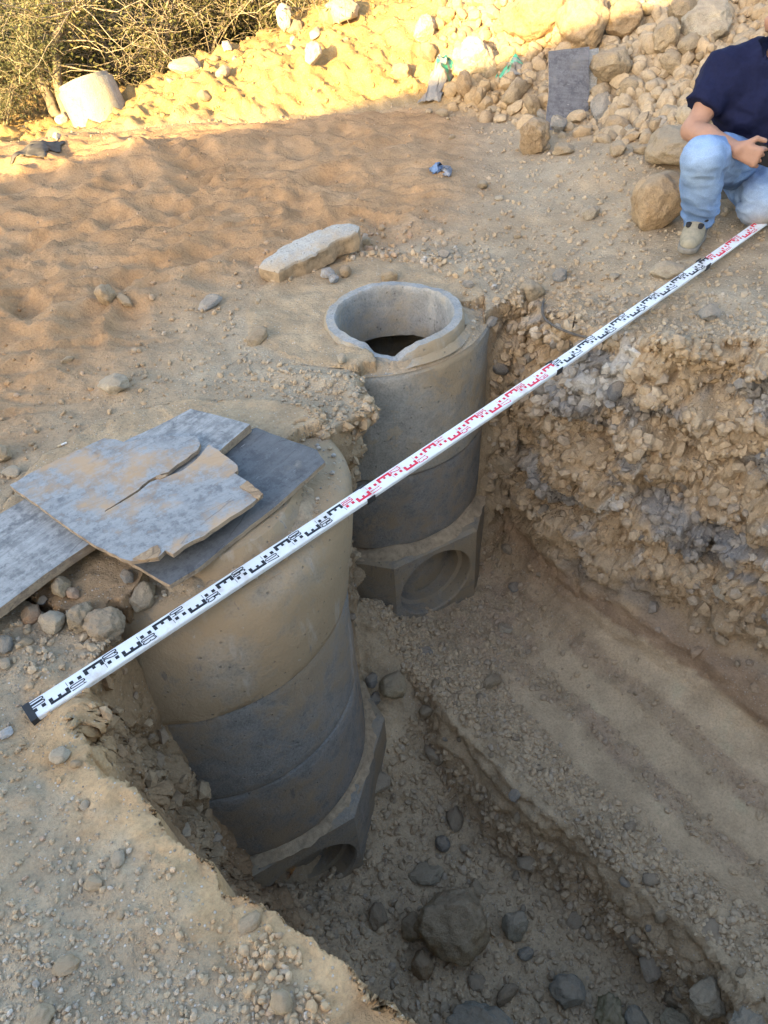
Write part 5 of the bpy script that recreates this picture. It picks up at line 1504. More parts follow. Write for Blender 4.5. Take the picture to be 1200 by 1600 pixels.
shrub('bare', -.05, 8.6, 3.1, 1.05, "bare-branched shrub behind the pointed white stone")
shrub('leafy', -2.5, 8.6, 0.2, 1.0, "dark green leafy shrub in the gap behind the forked trunk")
shrub('leafy', -1.5, 9.2, 2.6, 1.1, "dark leafy shrub half hidden behind the pale twiggy one")
shrub('leafy', -.4, 9.6, 4.4, 1.1, "dark leafy shrub behind the dry brown one")
shrub('leafy', -3.7, 9.3, 1.7, 1.1, "dark leafy shrub behind the feathery ones on the left")
shrub('bare', -2.9, 10.2, 5.2, 1.2, "tall bare shrub deep in the thicket on the left")
shrub('leafy', -1.9, 10.8, 3.7, 1.25, "dark leafy shrub deepest in the thicket, left of centre")
shrub('leafy', -.9, 11.2, 5.7, 1.25, "dark leafy shrub deepest in the thicket, right of centre")
shrub('leafy', .3, 10.6, 1.2, 1.2, "dark leafy shrub at the right end of the thicket")
shrub('leafy', -3.2, 11.4, 2.9, 1.3, "dark leafy shrub at the back left of the thicket")
shrub('leafy', -4.7, 10.4, 0.9, 1.3, "dark leafy shrub outermost on the left")
def forked_tree():
    r_ = np.random.default_rng(77)
    base = drop(-2.42, 6.95)[0]
    t = empty("tree", "tree with two leaning brown trunks left of the tipped concrete ring", "tree", tuple(base), "shrubs behind the bank")
    del t['group']
    A = on_y(85, 190, 6.95) - base; paths = []
    for pts, r0 in (([(98, 196), (62, 120), (48, 60), (42, -10), (36, -120)], .042), ([(108, 192), (86, 115), (88, 55), (94, -10), (100, -140)], .036), ([(50, 70), (30, 20), (5, -40)], .016), ([(88, 50), (120, 5), (150, -60)], .015)):
        P_ = np.array([on_y(px, py, 6.95 + .05 * i) - base for i, (px, py) in enumerate(pts)])
        tt = np.linspace(0, 1, 14); ks = np.linspace(0, 1, len(P_))
        Q = np.stack([np.interp(tt, ks, P_[:, c]) for c in range(3)], 1) + r_.normal(size=(14, 3)) * .012
        paths.append((Q, np.linspace(r0 * 1.15, r0 * .6, 14)))
    mesh_obj("trunk", mesh_np("trunk", *tubes(paths, 9)), BARK, t)
    tw = []; allp = []
    for k in range(150):
        src = paths[int(r_.integers(len(paths)))][0]; i = int(r_.integers(3, 14)); a2 = r_.uniform(0, 6.28)
        Pb, Rb = grow(r_, src[i], np.array([math.cos(a2), math.sin(a2), r_.uniform(-.3, .9)]), r_.uniform(.3, .9), r_.uniform(.003, .008), .22, 6)
        tw.append((Pb, Rb)); allp.append(Pb)
    mesh_obj("branches", mesh_np("branches", *tubes(tw, 4)), TWIG, t)
    allp = np.concatenate(allp); allp = allp[allp[:, 2] > .25]; nl = 3600
    c = allp[r_.integers(0, len(allp), nl)] + r_.normal(size=(nl, 3)) * .05
    n1 = r_.normal(size=(nl, 3)); n1 /= np.linalg.norm(n1, axis=1)[:, None]; n2 = np.cross(n1, r_.normal(size=(nl, 3))); n2 /= np.linalg.norm(n2, axis=1)[:, None]
    L = .02 * r_.uniform(.6, 1.3, nl)[:, None]
    me = mesh_np("crown", np.stack([c - n1 * L, c + n2 * L * .36, c + n1 * L, c - n2 * L * .36], 1).reshape(-1, 3), np.arange(nl * 4).reshape(-1, 4), False)
    set_color(me, "tint", np.repeat(np.array(OLIVE)[r_.integers(0, 4, nl)] * r_.uniform(.7, 1.3, (nl, 1)), 4, axis=0))
    mesh_obj("crown", me, LEAF, t)
forked_tree()
# fallen leaves and dry stalks under the shrubs
nl = 5000
lx, ly = rng.uniform(-4.2, .6, nl), rng.uniform(5.9, 11.5, nl)
keep = foot_d(lx, ly) > .25 + .9 * (lx > -2.1); lx, ly = lx[keep], ly[keep]
lp = np.array([drop(a, b)[0] for a, b in zip(lx, ly)]) + np.array([0, 0, .006]); nl = len(lp)
n1 = rng.normal(size=(nl, 3)) * np.array([1, 1, .35]); n1 /= np.linalg.norm(n1, axis=1)[:, None]; n2 = np.cross(n1, rng.normal(size=(nl, 3)) * .3 + np.array([0, 0, 1])); n2 /= np.linalg.norm(n2, axis=1)[:, None]
L = rng.uniform(.012, .034, nl)[:, None]
me = mesh_np("leaf_litter", np.stack([lp - n1 * L, lp + n2 * L * .35, lp + n1 * L, lp - n2 * L * .35], 1).reshape(-1, 3), np.arange(nl * 4).reshape(-1, 4), False)
set_color(me, "tint", np.repeat(np.array([(.34, .22, .08), (.42, .30, .14), (.26, .18, .09), (.46, .38, .24)])[rng.integers(0, 4, nl)], 4, axis=0))
tag(mesh_obj("leaf_litter", me, LEAF), "dry brown leaves lying under the shrubs", None, None, "stuff")

# ---------------------------------------------------------------- small rubbish
def crumpled(name, outline_px, mat_list, label, cat, seed, lift=.02, amp=.03, ny_=22, colfun=None):
    """a crumpled sheet lying on the ground: corners given by pixels (four, in order), thickness 1 mm"""
    cs = [hit_px(*p)[0] for p in outline_px]
    N = ny_; U, Vv = np.meshgrid(np.linspace(0, 1, N), np.linspace(0, 1, N)); u, v = U.ravel(), Vv.ravel()
    P_ = ((1 - u) * (1 - v))[:, None] * cs[0] + (u * (1 - v))[:, None] * cs[1] + (u * v)[:, None] * cs[2] + ((1 - u) * v)[:, None] * cs[3]
    edge = np.minimum(np.minimum(u, 1 - u), np.minimum(v, 1 - v))
    q = np.stack([u * 3, v * 3, u * 0 + seed], 1)
    P_ = P_ + np.stack([fbm(q * 1.3 + 7, 2), fbm(q * 1.3 + 17, 2), u * 0], 1) * .035
    gz = np.array([drop(a, b)[0][2] for a, b in P_[:, :2]])
    P_[:, 2] = np.maximum(gz, P_[:, 2] * 0 + gz) + lift * (.35 + 2.2 * np.sin(math.pi * np.clip(u, 0, 1)) * np.sin(math.pi * v)) + amp * (ridged(q * 1.2, 3) * .5 + .3) * (.3 + edge * 2)
    idx = np.arange(N * N).reshape(N, N)
    Fq = np.stack([idx[:-1, :-1].ravel(), idx[:-1, 1:].ravel(), idx[1:, 1:].ravel(), idx[1:, :-1].ravel()], 1)
    me = mesh_np(name, P_, Fq, True)
    if colfun is not None: set_color(me, "tint", colfun(u, v, q))
    ob = mesh_obj(name, me, mat_list)
    so = ob.modifiers.new("thickness", 'SOLIDIFY'); so.thickness = .0012
    tag(ob, label, cat)
    return ob
def plastic_material():
    m, n, b = new_mat("bag_plastic")
    att = node(n, "ShaderNodeAttribute", attribute_name="tint").outputs["Color"]
    v = coords(n); f = noise(n, v, 40, 5, .7)
    c = mix(n, ramp(n, f, [(.5, 0.0), (.72, .6)]), att, (.38, .32, .24))
    n.links.new(c, b.inputs["Base Color"]); b.inputs["Roughness"].default_value = .38; b.inputs["Specular IOR Level"].default_value = .5
    n.links.new(bump(n, f, .5, .01), b.inputs["Normal"])
    return m
BAG = plastic_material()
def bagcol(split):
    def f(u, v, q):
        s = fbm(q * 1.1 + 3, 2) * .12
        g = np.array([.05, .36, .24]); w = np.array([.36, .35, .32]); k = np.array([.20, .19, .18])
        t = v + s
        c = np.where((t < split)[:, None], g, np.where((t < split + .12)[:, None], w, np.where((t < split + .2)[:, None], g, k)))
        return c
    return f
crumpled("torn_bag", [(690, 98), (716, 97), (690, 163), (652, 168)], BAG, "longer torn green and grey plastic bag hanging down the foot of the slope", "plastic bag", 3, .03, .05, 26, bagcol(.34))
crumpled("torn_bag", [(772, 127), (812, 106), (822, 122), (800, 126)], BAG, "shorter torn green and white plastic bag caught among the stones", "plastic bag", 9, .03, .04, 20, bagcol(.42))
BLUEP = plain("blue_plastic", (.13, .20, .34), .45, .4, .3, 30)
crumpled("plastic_scrap", [(674, 264), (692, 262), (690, 270), (676, 274)], BLUEP, "crumpled blue plastic scrap on the sand, left one of two", "plastic scrap", 4, .008, .02, 10)
crumpled("plastic_scrap", [(690, 268), (706, 266), (703, 278), (692, 276)], plain("grey_plastic", (.22, .24, .29), .45, .4, .3, 30), "crumpled greyish plastic scrap on the sand, right one of two", "plastic scrap", 5, .008, .02, 10)
DARKCLOTH = plain("dark_cloth", (.11, .10, .09), .9, .1, .2, 20)
crumpled("tarpaulin_scrap", [(16, 258), (58, 228), (100, 224), (70, 248)], DARKCLOTH, "flat grey scrap of tarpaulin on the sunlit ground at far left", "tarpaulin", 6, .01, .03, 16)
WHP = plain("white_scrap", (.62, .62, .60), .6, .3, .1, 30)
# wire loop sticking out of the trench wall
pts = [(850, 468), (846, 486), (852, 500), (866, 510), (882, 517), (900, 524), (925, 529)]
wp = []
for i, p in enumerate(pts):
    h, nrm = hit_px(*p); d = ray(*p); d /= np.linalg.norm(d); wp.append(h - d * (.02 if i == 0 else .075))
wp = np.array(wp); tt = np.linspace(0, 1, 40); ks = np.linspace(0, 1, len(wp))
Q = np.stack([np.interp(tt, ks, wp[:, c]) for c in range(3)], 1)
for _ in range(6): Q[1:-1] = (Q[:-2] + 2 * Q[1:-1] + Q[2:]) / 4
tag(mesh_obj("cable", mesh_np("cable", *tubes([(Q, np.full(40, .0052))], 8)), plain("cable_black", (.10, .085, .07), .6, .3, .3, 60)), "dark bent cable end sticking out of the soil above the staff", "cable")
# cigarette end
p, nrm = hit_px(98, 696)
cg = empty("cigarette_end", "white cigarette end on the soil above the cracked plywood", "cigarette end", tuple(p + np.array([0, 0, .004])))
cg.rotation_euler = (0, math.radians(90), math.radians(38))
bm = bmesh.new(); bmesh.ops.create_cone(bm, segments=12, radius1=.0036, radius2=.0036, depth=.020, cap_ends=True); bm_obj("paper", bm, WHP, cg, loc=(0, 0, .006))
bm = bmesh.new(); bmesh.ops.create_cone(bm, segments=12, radius1=.0037, radius2=.0037, depth=.012, cap_ends=True); bm_obj("filter", bm, plain("filter_tip", (.55, .42, .26), .8, .2, .1, 60), cg, loc=(0, 0, -.0101))

# ---------------------------------------------------------------- the crouching man
def smin(a, b, k):
    h = np.clip(.5 + .5 * (b - a) / k, 0, 1)
    return b + (a - b) * h - k * h * (1 - h)
class Field:
    def __init__(s, lo, hi, step, fine=None):
        axs = []
        for c in range(3):
            g = np.arange(lo[c], hi[c] + step, step)
            if fine is not None:
                (flo, fhi, fs) = fine
                g = np.concatenate([g[g < flo[c]], np.arange(flo[c], fhi[c], fs), g[g > fhi[c]]])
            axs.append(g)
        s.ax = axs
        s.d = np.full([len(a) for a in axs], .25)
    def _region(s, lo, hi):
        sl = []
        for c in range(3):
            i = max(0, np.searchsorted(s.ax[c], lo[c]) - 1); j = min(len(s.ax[c]), np.searchsorted(s.ax[c], hi[c]) + 1); sl.append(slice(i, j))
        X, Y, Z = np.meshgrid(*[s.ax[c][sl[c]] for c in range(3)], indexing='ij')
        return tuple(sl), np.stack([X, Y, Z], -1)
    def cone(s, a, b, ra, rb, k=.02, flat=None, sub=False):
        a, b = np.array(a, float), np.array(b, float); m = max(ra, rb) + .09
        sl, P_ = s._region(np.minimum(a, b) - m, np.maximum(a, b) + m)
        if P_.size == 0: return
        v = b - a; q = P_ - a
        t = np.clip((q @ v) / max(v @ v, 1e-9), 0, 1)
        w = q - t[..., None] * v
        if flat is not None:          # squash along a direction: flat = (direction, factor)
            fd, ff = np.array(flat[0], float), flat[1]; fd /= np.linalg.norm(fd)
            comp = w @ fd; w = w + (comp * (1 / ff - 1))[..., None] * fd
        d = np.linalg.norm(w, axis=-1) - (ra + (rb - ra) * t)
        s.d[sl] = -smin(-s.d[sl], d, k) if sub else smin(s.d[sl], d, k)
    def cut(s, point, nrm):
        X, Y, Z = np.meshgrid(*s.ax, indexing='ij')
        nrm = np.array(nrm, float); nrm /= np.linalg.norm(nrm)
        s.d = np.maximum(s.d, (X - point[0]) * nrm[0] + (Y - point[1]) * nrm[1] + (Z - point[2]) * nrm[2])
    def mesh(s, name):
        d = s.d; ins = d < 0
        shp = np.array(d.shape)
        cells = np.zeros(shp - 1, bool); c0 = ins[:-1, :-1, :-1]
        acc = np.zeros(shp - 1, int)
        for i in (0, 1):
            for j in (0, 1):
                for k in (0, 1): acc += ins[i:shp[0] - 1 + i, j:shp[1] - 1 + j, k:shp[2] - 1 + k]
        cells = (acc > 0) & (acc < 8)
        ci = np.argwhere(cells); vid = np.full(shp - 1, -1); vid[cells] = np.arange(len(ci))
        sumP = np.zeros((len(ci), 3)); cnt = np.zeros(len(ci))
        A = [np.stack([s.ax[c][ci[:, c]], s.ax[c][ci[:, c] + 1]], 1) for c in range(3)]
        for axis in range(3):
            o1, o2 = [c for c in range(3) if c != axis]
            for p in (0, 1):
                for q in (0, 1):
                    i0 = ci.copy(); i0[:, o1] += p; i0[:, o2] += q; i1 = i0.copy(); i1[:, axis] += 1
                    d0 = d[tuple(i0.T)]; d1 = d[tuple(i1.T)]; x_ = (d0 < 0) != (d1 < 0)
                    t = np.where(x_, d0 / (d0 - d1 + 1e-12), 0)
                    pt = np.zeros((len(ci), 3)); pt[:, axis] = A[axis][:, 0] + t * (A[axis][:, 1] - A[axis][:, 0]); pt[:, o1] = A[o1][:, p]; pt[:, o2] = A[o2][:, q]
                    sumP += pt * x_[:, None]; cnt += x_
        V = sumP / cnt[:, None]
        Fs = []
        for axis in range(3):
            o1, o2 = [(1, 2), (2, 0), (0, 1)][axis]
            sl0 = [slice(None)] * 3; sl1 = [slice(None)] * 3; sl0[axis] = slice(0, -1); sl1[axis] = slice(1, None)
            x_ = ins[tuple(sl0)] != ins[tuple(sl1)]
            e = np.argwhere(x_); e = e[(e[:, o1] > 0) & (e[:, o2] > 0) & (e[:, o1] < shp[o1] - 1) & (e[:, o2] < shp[o2] - 1)]
            def vv_(a_, b_):
                q = e.copy(); q[:, o1] -= a_; q[:, o2] -= b_; return vid[tuple(q.T)]
            f = np.stack([vv_(1, 1), vv_(0, 1), vv_(0, 0), vv_(1, 0)], 1)
            flip = ~ins[tuple(e.T)]; f[flip] = f[flip][:, ::-1]; Fs.append(f)
        return V, np.concatenate(Fs)
SKIN = plain("skin", (.36, .20, .135), .55, .4, .08, 30, 0, .002)
def folds(m, scale, dist):
    n = m.node_tree; b = n.nodes["Principled BSDF"]; v = coords(n)
    mp = node(n, "ShaderNodeMapping"); mp.inputs["Rotation"].default_value = (.5, .3, .7); mp.inputs["Scale"].default_value = (1, 1, 2.6); n.links.new(v, mp.inputs[0])
    w = node(n, "ShaderNodeTexNoise", noise_type='RIDGED_MULTIFRACTAL'); w.inputs["Scale"].default_value = scale; w.inputs["Detail"].default_value = 3; w.inputs["Distortion"].default_value = .6; n.links.new(mp.outputs[0], w.inputs["Vector"])
    old = b.inputs["Normal"].links[0].from_socket if b.inputs["Normal"].links else None
    n.links.new(bump(n, w.outputs["Fac"], .8, dist, old), b.inputs["Normal"])
NAVY = plain("navy_cotton", (.010, .013, .042), .9, .15, .15, 60, 0, .004)
def denim():
    m, n, b = new_mat("denim"); v = coords(n)
    f1 = noise(n, v, 7, 5, .6); f2 = noise(n, v, 320, 2, .6)
    att = node(n, "ShaderNodeAttribute", attribute_name="tint").outputs["Color"]
    c = mix(n, 1.0, att, ramp(n, f1, [(.3, .75), (.5, 1.0), (.7, 1.2)]), 'MULTIPLY'); c = mix(n, 1.0, c, ramp(n, f2, [(.3, .85), (.7, 1.15)]), 'MULTIPLY')
    n.links.new(c, b.inputs["Base Color"]); b.inputs["Roughness"].default_value = .9; b.inputs["Specular IOR Level"].default_value = .15
    n.links.new(bump(n, f2, .3, .003), b.inputs["Normal"])
    return m
DENIM = denim(); folds(DENIM, 7.0, .014); folds(NAVY, 4.5, .018)
SHOE_M = plain("shoe_suede", (.30, .265, .195), .85, .2, .15, 50, 0, .004)
SOLE_M = plain("shoe_sole", (.20, .185, .16), .85, .2, .2, 50)
DARK_M = plain("shoe_mesh", (.025, .025, .028), .8, .2, .2, 90)
HAIR_M = plain("hair", (.03, .022, .016), .6, .3, .2, 80)
def man():
    J = dict(ank=on_y(1093, 345, 3.19), kn=on_y(1097, 246, 3.07), hip=np.array([1.745, 3.47, .34]), hip2=np.array([1.955, 3.47, .33]),
             kn2=on_y(1188, 322, 3.20), ank2=np.array([1.825, 3.63, .215]), pel=np.array([1.85, 3.52, .335]), waist=np.array([1.825, 3.49, .45]), chest=np.array([1.785, 3.45, .60]),
             shR=on_y(1134, 118, 3.46), shL=np.array([1.975, 3.46, .695]), neck=np.array([1.785, 3.43, .745]), head=np.array([1.755, 3.37, .885]),
             el=on_y(1081, 203, 3.37), wr=on_y(1152, 233, 3.10), kn_=0)
    J.pop('kn_')
    hand_c = on_y(1176, 243, 3.045)
    elL, wrL = np.array([2.10, 3.30, .50]), np.array([1.80, 3.02, .50])
    base = drop(1.75, 3.35)[0]
    t = empty("person", "man in navy t-shirt and light blue jeans crouching on one knee beside the pit", "person", tuple(base))
    def put(name, V, Fq, mat, smooth=True, col=None):
        me = mesh_np(name, V - base, Fq, smooth)
        if col is not None: set_color(me, "tint", col)
        return mesh_obj(name, me, mat, t)
    # --- body: one continuous figure
    f = Field((1.25, 2.9, .08), (2.25, 3.85, 1.05), .0125, (hand_c - .09, hand_c + .09, .0038))
    f.cone(J['pel'], J['waist'], .12, .11, .04); f.cone(J['waist'], J['chest'], .11, .125, .05); f.cone(J['chest'], J['neck'], .09, .055, .03)
    f.cone(J['shR'], J['shL'], .050, .050, .03)
    f.cone(J['hip'], J['kn'], .075, .052, .03); f.cone(J['kn'], J['ank'], .050, .036, .02); f.cone(J['hip2'], J['kn2'], .075, .052, .03); f.cone(J['kn2'], J['ank2'], .050, .036, .02)
    f.cone(J['neck'], J['head'] - np.array([0, 0, .05]), .055, .052, .03)
    H = J['head']; fd = np.array([-.45, -.86, -.25]); fd /= np.linalg.norm(fd); sd = np.cross(fd, [0, 0, 1]); sd /= np.linalg.norm(sd); ud = np.cross(sd, fd)
    f.cone(H + ud * .03 - fd * .015, H + ud * .02 + fd * .02, .082, .074, .03); f.cone(H - ud * .02 + fd * .03, H - ud * .065 + fd * .055, .055, .034, .03)
    f.cone(H + fd * .092 + ud * .015, H + fd * .108 - ud * .022, .009, .015, .012)                    # nose
    for s_ in (-1, 1):
        f.cone(H + sd * s_ * .080 + ud * .015, H + sd * s_ * .078 - ud * .020, .016, .011, .008)      # ears
        f.cone(H + fd * .088 + sd * s_ * .031 + ud * .022, H + fd * .090 + sd * s_ * .031 + ud * .022, .011, .011, .008, None, True)
    f.cone(H + fd * .090 - ud * .047 - sd * .02, H + fd * .090 - ud * .047 + sd * .02, .007, .007, .006)
    for (sh, el, wr) in ((J['shR'], J['el'], J['wr']), (J['shL'], elL, wrL)):
        f.cone(sh, sh + (el - sh) * .5, .056, .050, .03); f.cone(sh + (el - sh) * .5, el, .050, .042, .02)
        f.cone(el, el + (wr - el) * .35, .043, .043, .02); f.cone(el + (wr - el) * .35, wr, .043, .027, .02, ((0, 0, 1), .95))
    def hand(wr, aim, side, across):
        aim = aim / np.linalg.norm(aim); across = across - aim * (across @ aim); across /= np.linalg.norm(across); nn = np.cross(aim, across)
        kc = wr + aim * .085
        for s_ in (-.026, -.009, .009, .026):
            f.cone(wr + across * s_ * .75 + aim * .008, kc + across * s_, .0155, .0135, .012)
        for i, (s_, L) in enumerate(((-.033, .9), (-.011, 1.0), (.011, .95), (.033, .75))):
            p0 = kc + across * s_ - aim * .004; p1 = p0 + (aim * .55 + nn * side * .85) * .040 * L; p2 = p1 + (-aim * .25 + nn * side * .95) * .026 * L; p3 = p2 + (-aim * .9 + nn * side * .35) * .020 * L
            f.cone(p0, p1, .0092, .0084, .0025); f.cone(p1, p2, .0084, .0078, .0015); f.cone(p2, p3, .0078, .0070, .0015)
        th0 = wr + aim * .022 - across * .026; th1 = th0 + (aim * .55 - across * .65 + nn * side * .35) * .046; th2 = th1 + (aim * .85 - across * .05 + nn * side * .45) * .036
        f.cone(th0, th1, .0150, .0115, .008); f.cone(th1, th2, .0112, .0092, .004)
        return kc, aim, across, nn
    kc, aim, acr, nn = hand(J['wr'], hand_c - J['wr'] + np.array([.03, 0, -.012]), 1, np.array([.05, -.25, -1.0]))
    hand(wrL, np.array([-.75, -.35, -.05]), -1, np.array([0, -.3, -1.0]))
    V, Fq = f.mesh("body")
    put("body", V, Fq, SKIN)
    # eyes
    for s_ in (-1, 1):
        bm = bmesh.new(); bmesh.ops.create_uvsphere(bm, u_segments=12, v_segments=8, radius=.0115); e = bm_obj("eye", bm, plain("eye_white", (.6, .58, .55), .3, .5, .02, 5), t, True, loc=Vector(H + fd * .079 + sd * s_ * .031 + ud * .022 - base))
    # hair
    f = Field(H - .14, H + .16, .008)
    f.cone(H + ud * .045 - fd * .028, H + ud * .048 + fd * .01, .084, .076, .02); f.cone(H - fd * .05 + ud * .02, H - fd * .045 - ud * .04, .06, .045, .02)
    f.cut(H + fd * .045 + ud * .05, fd - ud * .4)
    V, Fq = f.mesh("hair"); V = V + .003 * fbm(V * 60, 2)[:, None]; put("hair", V, Fq, HAIR_M)
    # --- shirt
    f = Field((1.35, 3.2, .34), (2.25, 3.75, .85), .0105)
    f.cone(J['pel'] + np.array([0, -.01, .05]), J['waist'], .165, .158, .04); f.cone(J['waist'], J['chest'], .158, .150, .05); f.cone(J['chest'], J['chest'] + np.array([0, .02, .05]), .148, .140, .05)
    f.cone(J['chest'] + np.array([-.07, .01, -.02]), J['chest'] + np.array([.10, .01, -.02]), .125, .125, .05)
    f.cone(J['shR'] + np.array([.015, 0, -.008]), J['shL'] + np.array([-.015, 0, -.008]), .088, .088, .05); f.cone(J['chest'] + np.array([0, 0, .06]), J['neck'] - np.array([0, 0, .004]), .12, .085, .05)
    for sh, el in ((J['shR'], J['el']), (J['shL'], elL)):
        f.cone(sh - np.array([0, 0, .004]), sh + (el - sh) * .58, .080, .076, .035)
    f.cone(J['shR'] + np.array([.02, 0, .01]), J['neck'] - np.array([0, 0, .01]), .078, .078, .05); f.cone(J['shL'] + np.array([-.02, 0, .01]), J['neck'] - np.array([0, 0, .01]), .078, .078, .05)
    X, Y, Z = np.meshgrid(*f.ax, indexing='ij'); nk = J['neck'] + np.array([-.01, -.02, .02])
    pl_ = ((X - nk[0]) * -.15 + (Y - nk[1]) * -.35 + (Z - nk[2])) / 1.07
    f.d = np.where(np.hypot(X - nk[0], Y - nk[1]) < .085, np.maximum(f.d, pl_), f.d)
    for sh, el in ((J['shR'], J['el']), (J['shL'], elL)):
        p = sh + (el - sh) * .60; nrm_ = (el - sh) / np.linalg.norm(el - sh)
        X, Y, Z = np.meshgrid(*f.ax, indexing='ij'); Q = np.stack([X, Y, Z], -1) - p
        along_ = Q @ nrm_; rad_ = np.linalg.norm(Q - along_[..., None] * nrm_, axis=-1)
        f.d = np.where(rad_ < .11, np.maximum(f.d, along_), f.d)
    V, Fq = f.mesh("shirt")
    fold = ridged(np.stack([V[:, 0] * 7 + V[:, 2] * 4, V[:, 1] * 5, V[:, 2] * 6 - V[:, 0] * 5], 1), 2)
    c_ = np.array([1.8, 3.46]); out = V - np.array([*c_, .55]); out /= np.linalg.norm(out, axis=1)[:, None]
    V = V + out * (.018 * fold + .004 * fbm(V * 14, 3))[:, None]
    put("t_shirt", V, Fq, NAVY)
    # --- jeans
    f = Field((1.27, 2.92, .09), (2.2, 3.85, .58), .0085)
    f.cone(J['pel'] + np.array([-.04, 0, -.01]), J['pel'] + np.array([.05, 0, -.01]), .135, .135, .04); f.cone(J['pel'], J['waist'] - np.array([0, 0, .01]), .145, .135, .04)
    mid = J['hip'] + (J['kn'] - J['hip']) * .55
    f.cone(J['hip'], mid, .108, .092, .04); f.cone(mid, J['kn'], .092, .074, .03); f.cone(J['kn'], J['kn'] + (J['ank'] - J['kn']) * .4, .075, .076, .02)
    f.cone(J['kn'] + (J['ank'] - J['kn']) * .4, J['ank'] + (J['ank'] - J['kn']) * .04, .076, .066, .02)
    f.cone(J['hip2'], J['kn2'], .108, .080, .04); f.cone(J['kn2'], J['ank2'], .078, .066, .03)
    d_ = (J['ank'] - J['kn']) / np.linalg.norm(J['ank'] - J['kn'])
    X, Y, Z = np.meshgrid(*f.ax, indexing='ij'); Q = np.stack([X, Y, Z], -1) - (J['ank'] - d_ * .022)
    al_ = Q @ d_; f.d = np.where(np.linalg.norm(Q - al_[..., None] * d_, axis=-1) < .13, np.maximum(f.d, al_), f.d)
    V, Fq = f.mesh("jeans")
    wr_ = ridged(np.stack([V[:, 0] * 5, V[:, 1] * 5, V[:, 2] * 21 + V[:, 0] * 8], 1) + fbm(V * 6, 2)[:, None] * .7, 3)
    near_j = np.exp(-(np.linalg.norm(V - J['ank'], axis=1) / .13) ** 2) + .7 * np.exp(-(np.linalg.norm(V - J['kn'] - np.array([.05, .1, -.04]), axis=1) / .14) ** 2) + np.exp(-(np.linalg.norm(V - J['hip'] - np.array([0, -.1, 0]), axis=1) / .17) ** 2) + .8 * np.exp(-(np.linalg.norm(V - J['kn2'] - np.array([0, .06, .1]), axis=1) / .15) ** 2)
    me_n = tri_normals(V, np.concatenate([Fq[:, [0, 1, 2]], Fq[:, [0, 2, 3]]]))
    V = V + me_n * (wr_ * .013 * np.clip(near_j, .25, 1))[:, None]
    fade = np.exp(-(np.linalg.norm(V - J['kn'] - np.array([-.0, -.03, -.02]), axis=1) / .16) ** 2) + np.exp(-(np.linalg.norm(V - J['kn2'] - np.array([0, -.05, .05]), axis=1) / .2) ** 2)
    col = np.array([.105, .185, .36]) + (np.array([.27, .38, .56]) - np.array([.105, .185, .36])) * np.clip(fade * .9 + .16 * wr_ + .10 * fbm(V * 12, 3), 0, 1)[:, None]
    kd = np.exp(-(np.linalg.norm(V - J['kn2'] - np.array([0, -.06, -.05]), axis=1) / .07) ** 2)[:, None]
    col = col + (np.array([.33, .28, .22]) - col) * np.clip(kd, 0, .8)
    put("jeans", V, Fq, DENIM, True, col)
    # --- shoes
    def shoe(heel, toe, up_=np.array([0, 0, 1.0])):
        d = toe - heel; L = np.linalg.norm(d); d /= L; s_ = np.cross(d, up_); s_ /= np.linalg.norm(s_); u_ = np.cross(s_, d)
        lo = np.minimum(heel, toe) - .1; hi = np.maximum(heel, toe) + .16
        f = Field(lo, hi, .007)
        f.cone(heel + d * .035 + u_ * .045, heel + d * .10 + u_ * .045, .040, .042, .02); f.cone(heel + d * .03 + u_ * .07, heel + d * .05 + u_ * .105, .038, .040, .02)
        f.cone(heel + d * .07 + u_ * .08, heel + d * .19 + u_ * .040, .042, .040, .02); f.cone(heel + d * .16 + u_ * .036, heel + d * .235 + u_ * .030, .046, .036, .02)
        f.cut(heel + u_ * .022, -u_)
        V, Fq = f.mesh("shoe"); up_o = put("shoe", V, Fq, SHOE_M)
        f = Field(lo, hi, .0065)
        f.cone(heel + d * .03 + u_ * .012, heel + d * .12 + u_ * .012, .046, .046, .02); f.cone(heel + d * .12 + u_ * .012, heel + d * .235 + u_ * .012, .052, .044, .02)
        f.cut(heel + u_ * .026, u_); f.cut(heel, -u_)
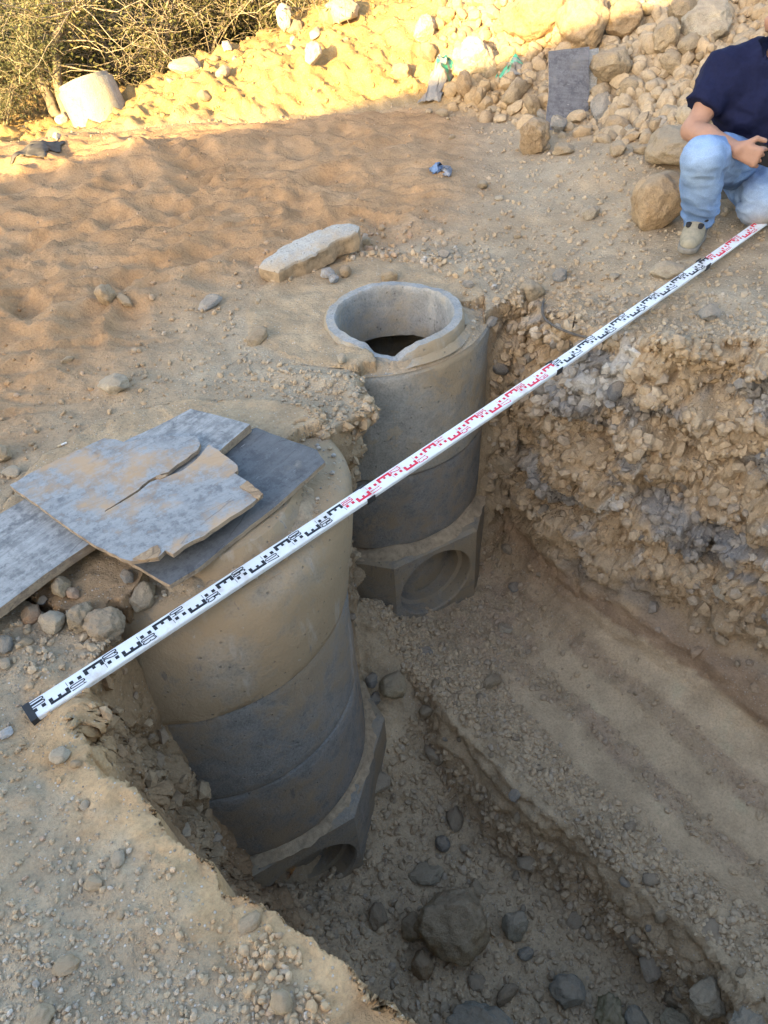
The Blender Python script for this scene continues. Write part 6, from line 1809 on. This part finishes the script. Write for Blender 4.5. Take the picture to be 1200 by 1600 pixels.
        V, Fq = f.mesh("sole"); so = mesh_obj("sole", mesh_np("sole", V - base, Fq), SOLE_M, up_o)
        f = Field(lo, hi, .006)
        f.cone(heel + d * .045 + u_ * .100, heel + d * .06 + u_ * .128, .0435, .041, .01)
        V, Fq = f.mesh("collar"); mesh_obj("collar", mesh_np("collar", V - base, Fq), DARK_M, up_o)
        f = Field(lo, hi, .0045)
        for a_, sx, ra in ((.128, 0, .024), (.172, .024, .015), (.172, -.024, .015), (.125, .036, .016), (.125, -.036, .016)):
            hgt = .122 - (a_ - .10) * .40 - abs(sx) * .45
            f.cone(heel + d * (a_ - .008) + s_ * sx + u_ * (hgt + .004), heel + d * (a_ + .008) + s_ * sx + u_ * hgt, ra, ra * .8, .004, (u_, .45))
        V, Fq = f.mesh("mesh_patch"); mesh_obj("mesh_patch", mesh_np("mesh_patch", V - base, Fq), DARK_M, up_o)
    toe = on_y(1072, 396, 3.02)
    g1 = drop(toe[0], toe[1])[0][2]; toe = np.array([toe[0], toe[1], toe[2]])
    heel = np.array([J['ank'][0] + .012, J['ank'][1] + .03, toe[2] + .012])
    dd = (toe - heel); dd /= np.linalg.norm(dd); shoe(toe - dd * .262, toe)
    t2 = np.array([1.80, 3.60, .125]); shoe(np.array([1.835, 3.74, .33]), t2, np.array([.1, .75, .6]))
    # phone in the hand
    ph = kc + nn * .030 + aim * .03 - acr * .012
    bm = bmesh.new(); box_bm(bm, (-.075, -.036, -.0045), (.075, .036, .0045)); bmesh.ops.bevel(bm, geom=bm.edges[:], offset=.003, segments=2, affect='EDGES')
    o = bm_obj("phone", bm, plain("phone_black", (.012, .012, .014), .25, .5, .02, 10), None)
    m = Matrix.Identity(4); ax1 = aim * .8 + nn * .2; ax1 /= np.linalg.norm(ax1); ax3 = np.cross(ax1, acr); ax3 /= np.linalg.norm(ax3); ax2 = np.cross(ax3, ax1)
    for i in range(3): m[i][0] = ax1[i]; m[i][1] = ax2[i]; m[i][2] = ax3[i]; m[i][3] = ph[i]
    o.matrix_world = m
    tag(o, "black phone held in the crouching man's hand", "phone")
man()
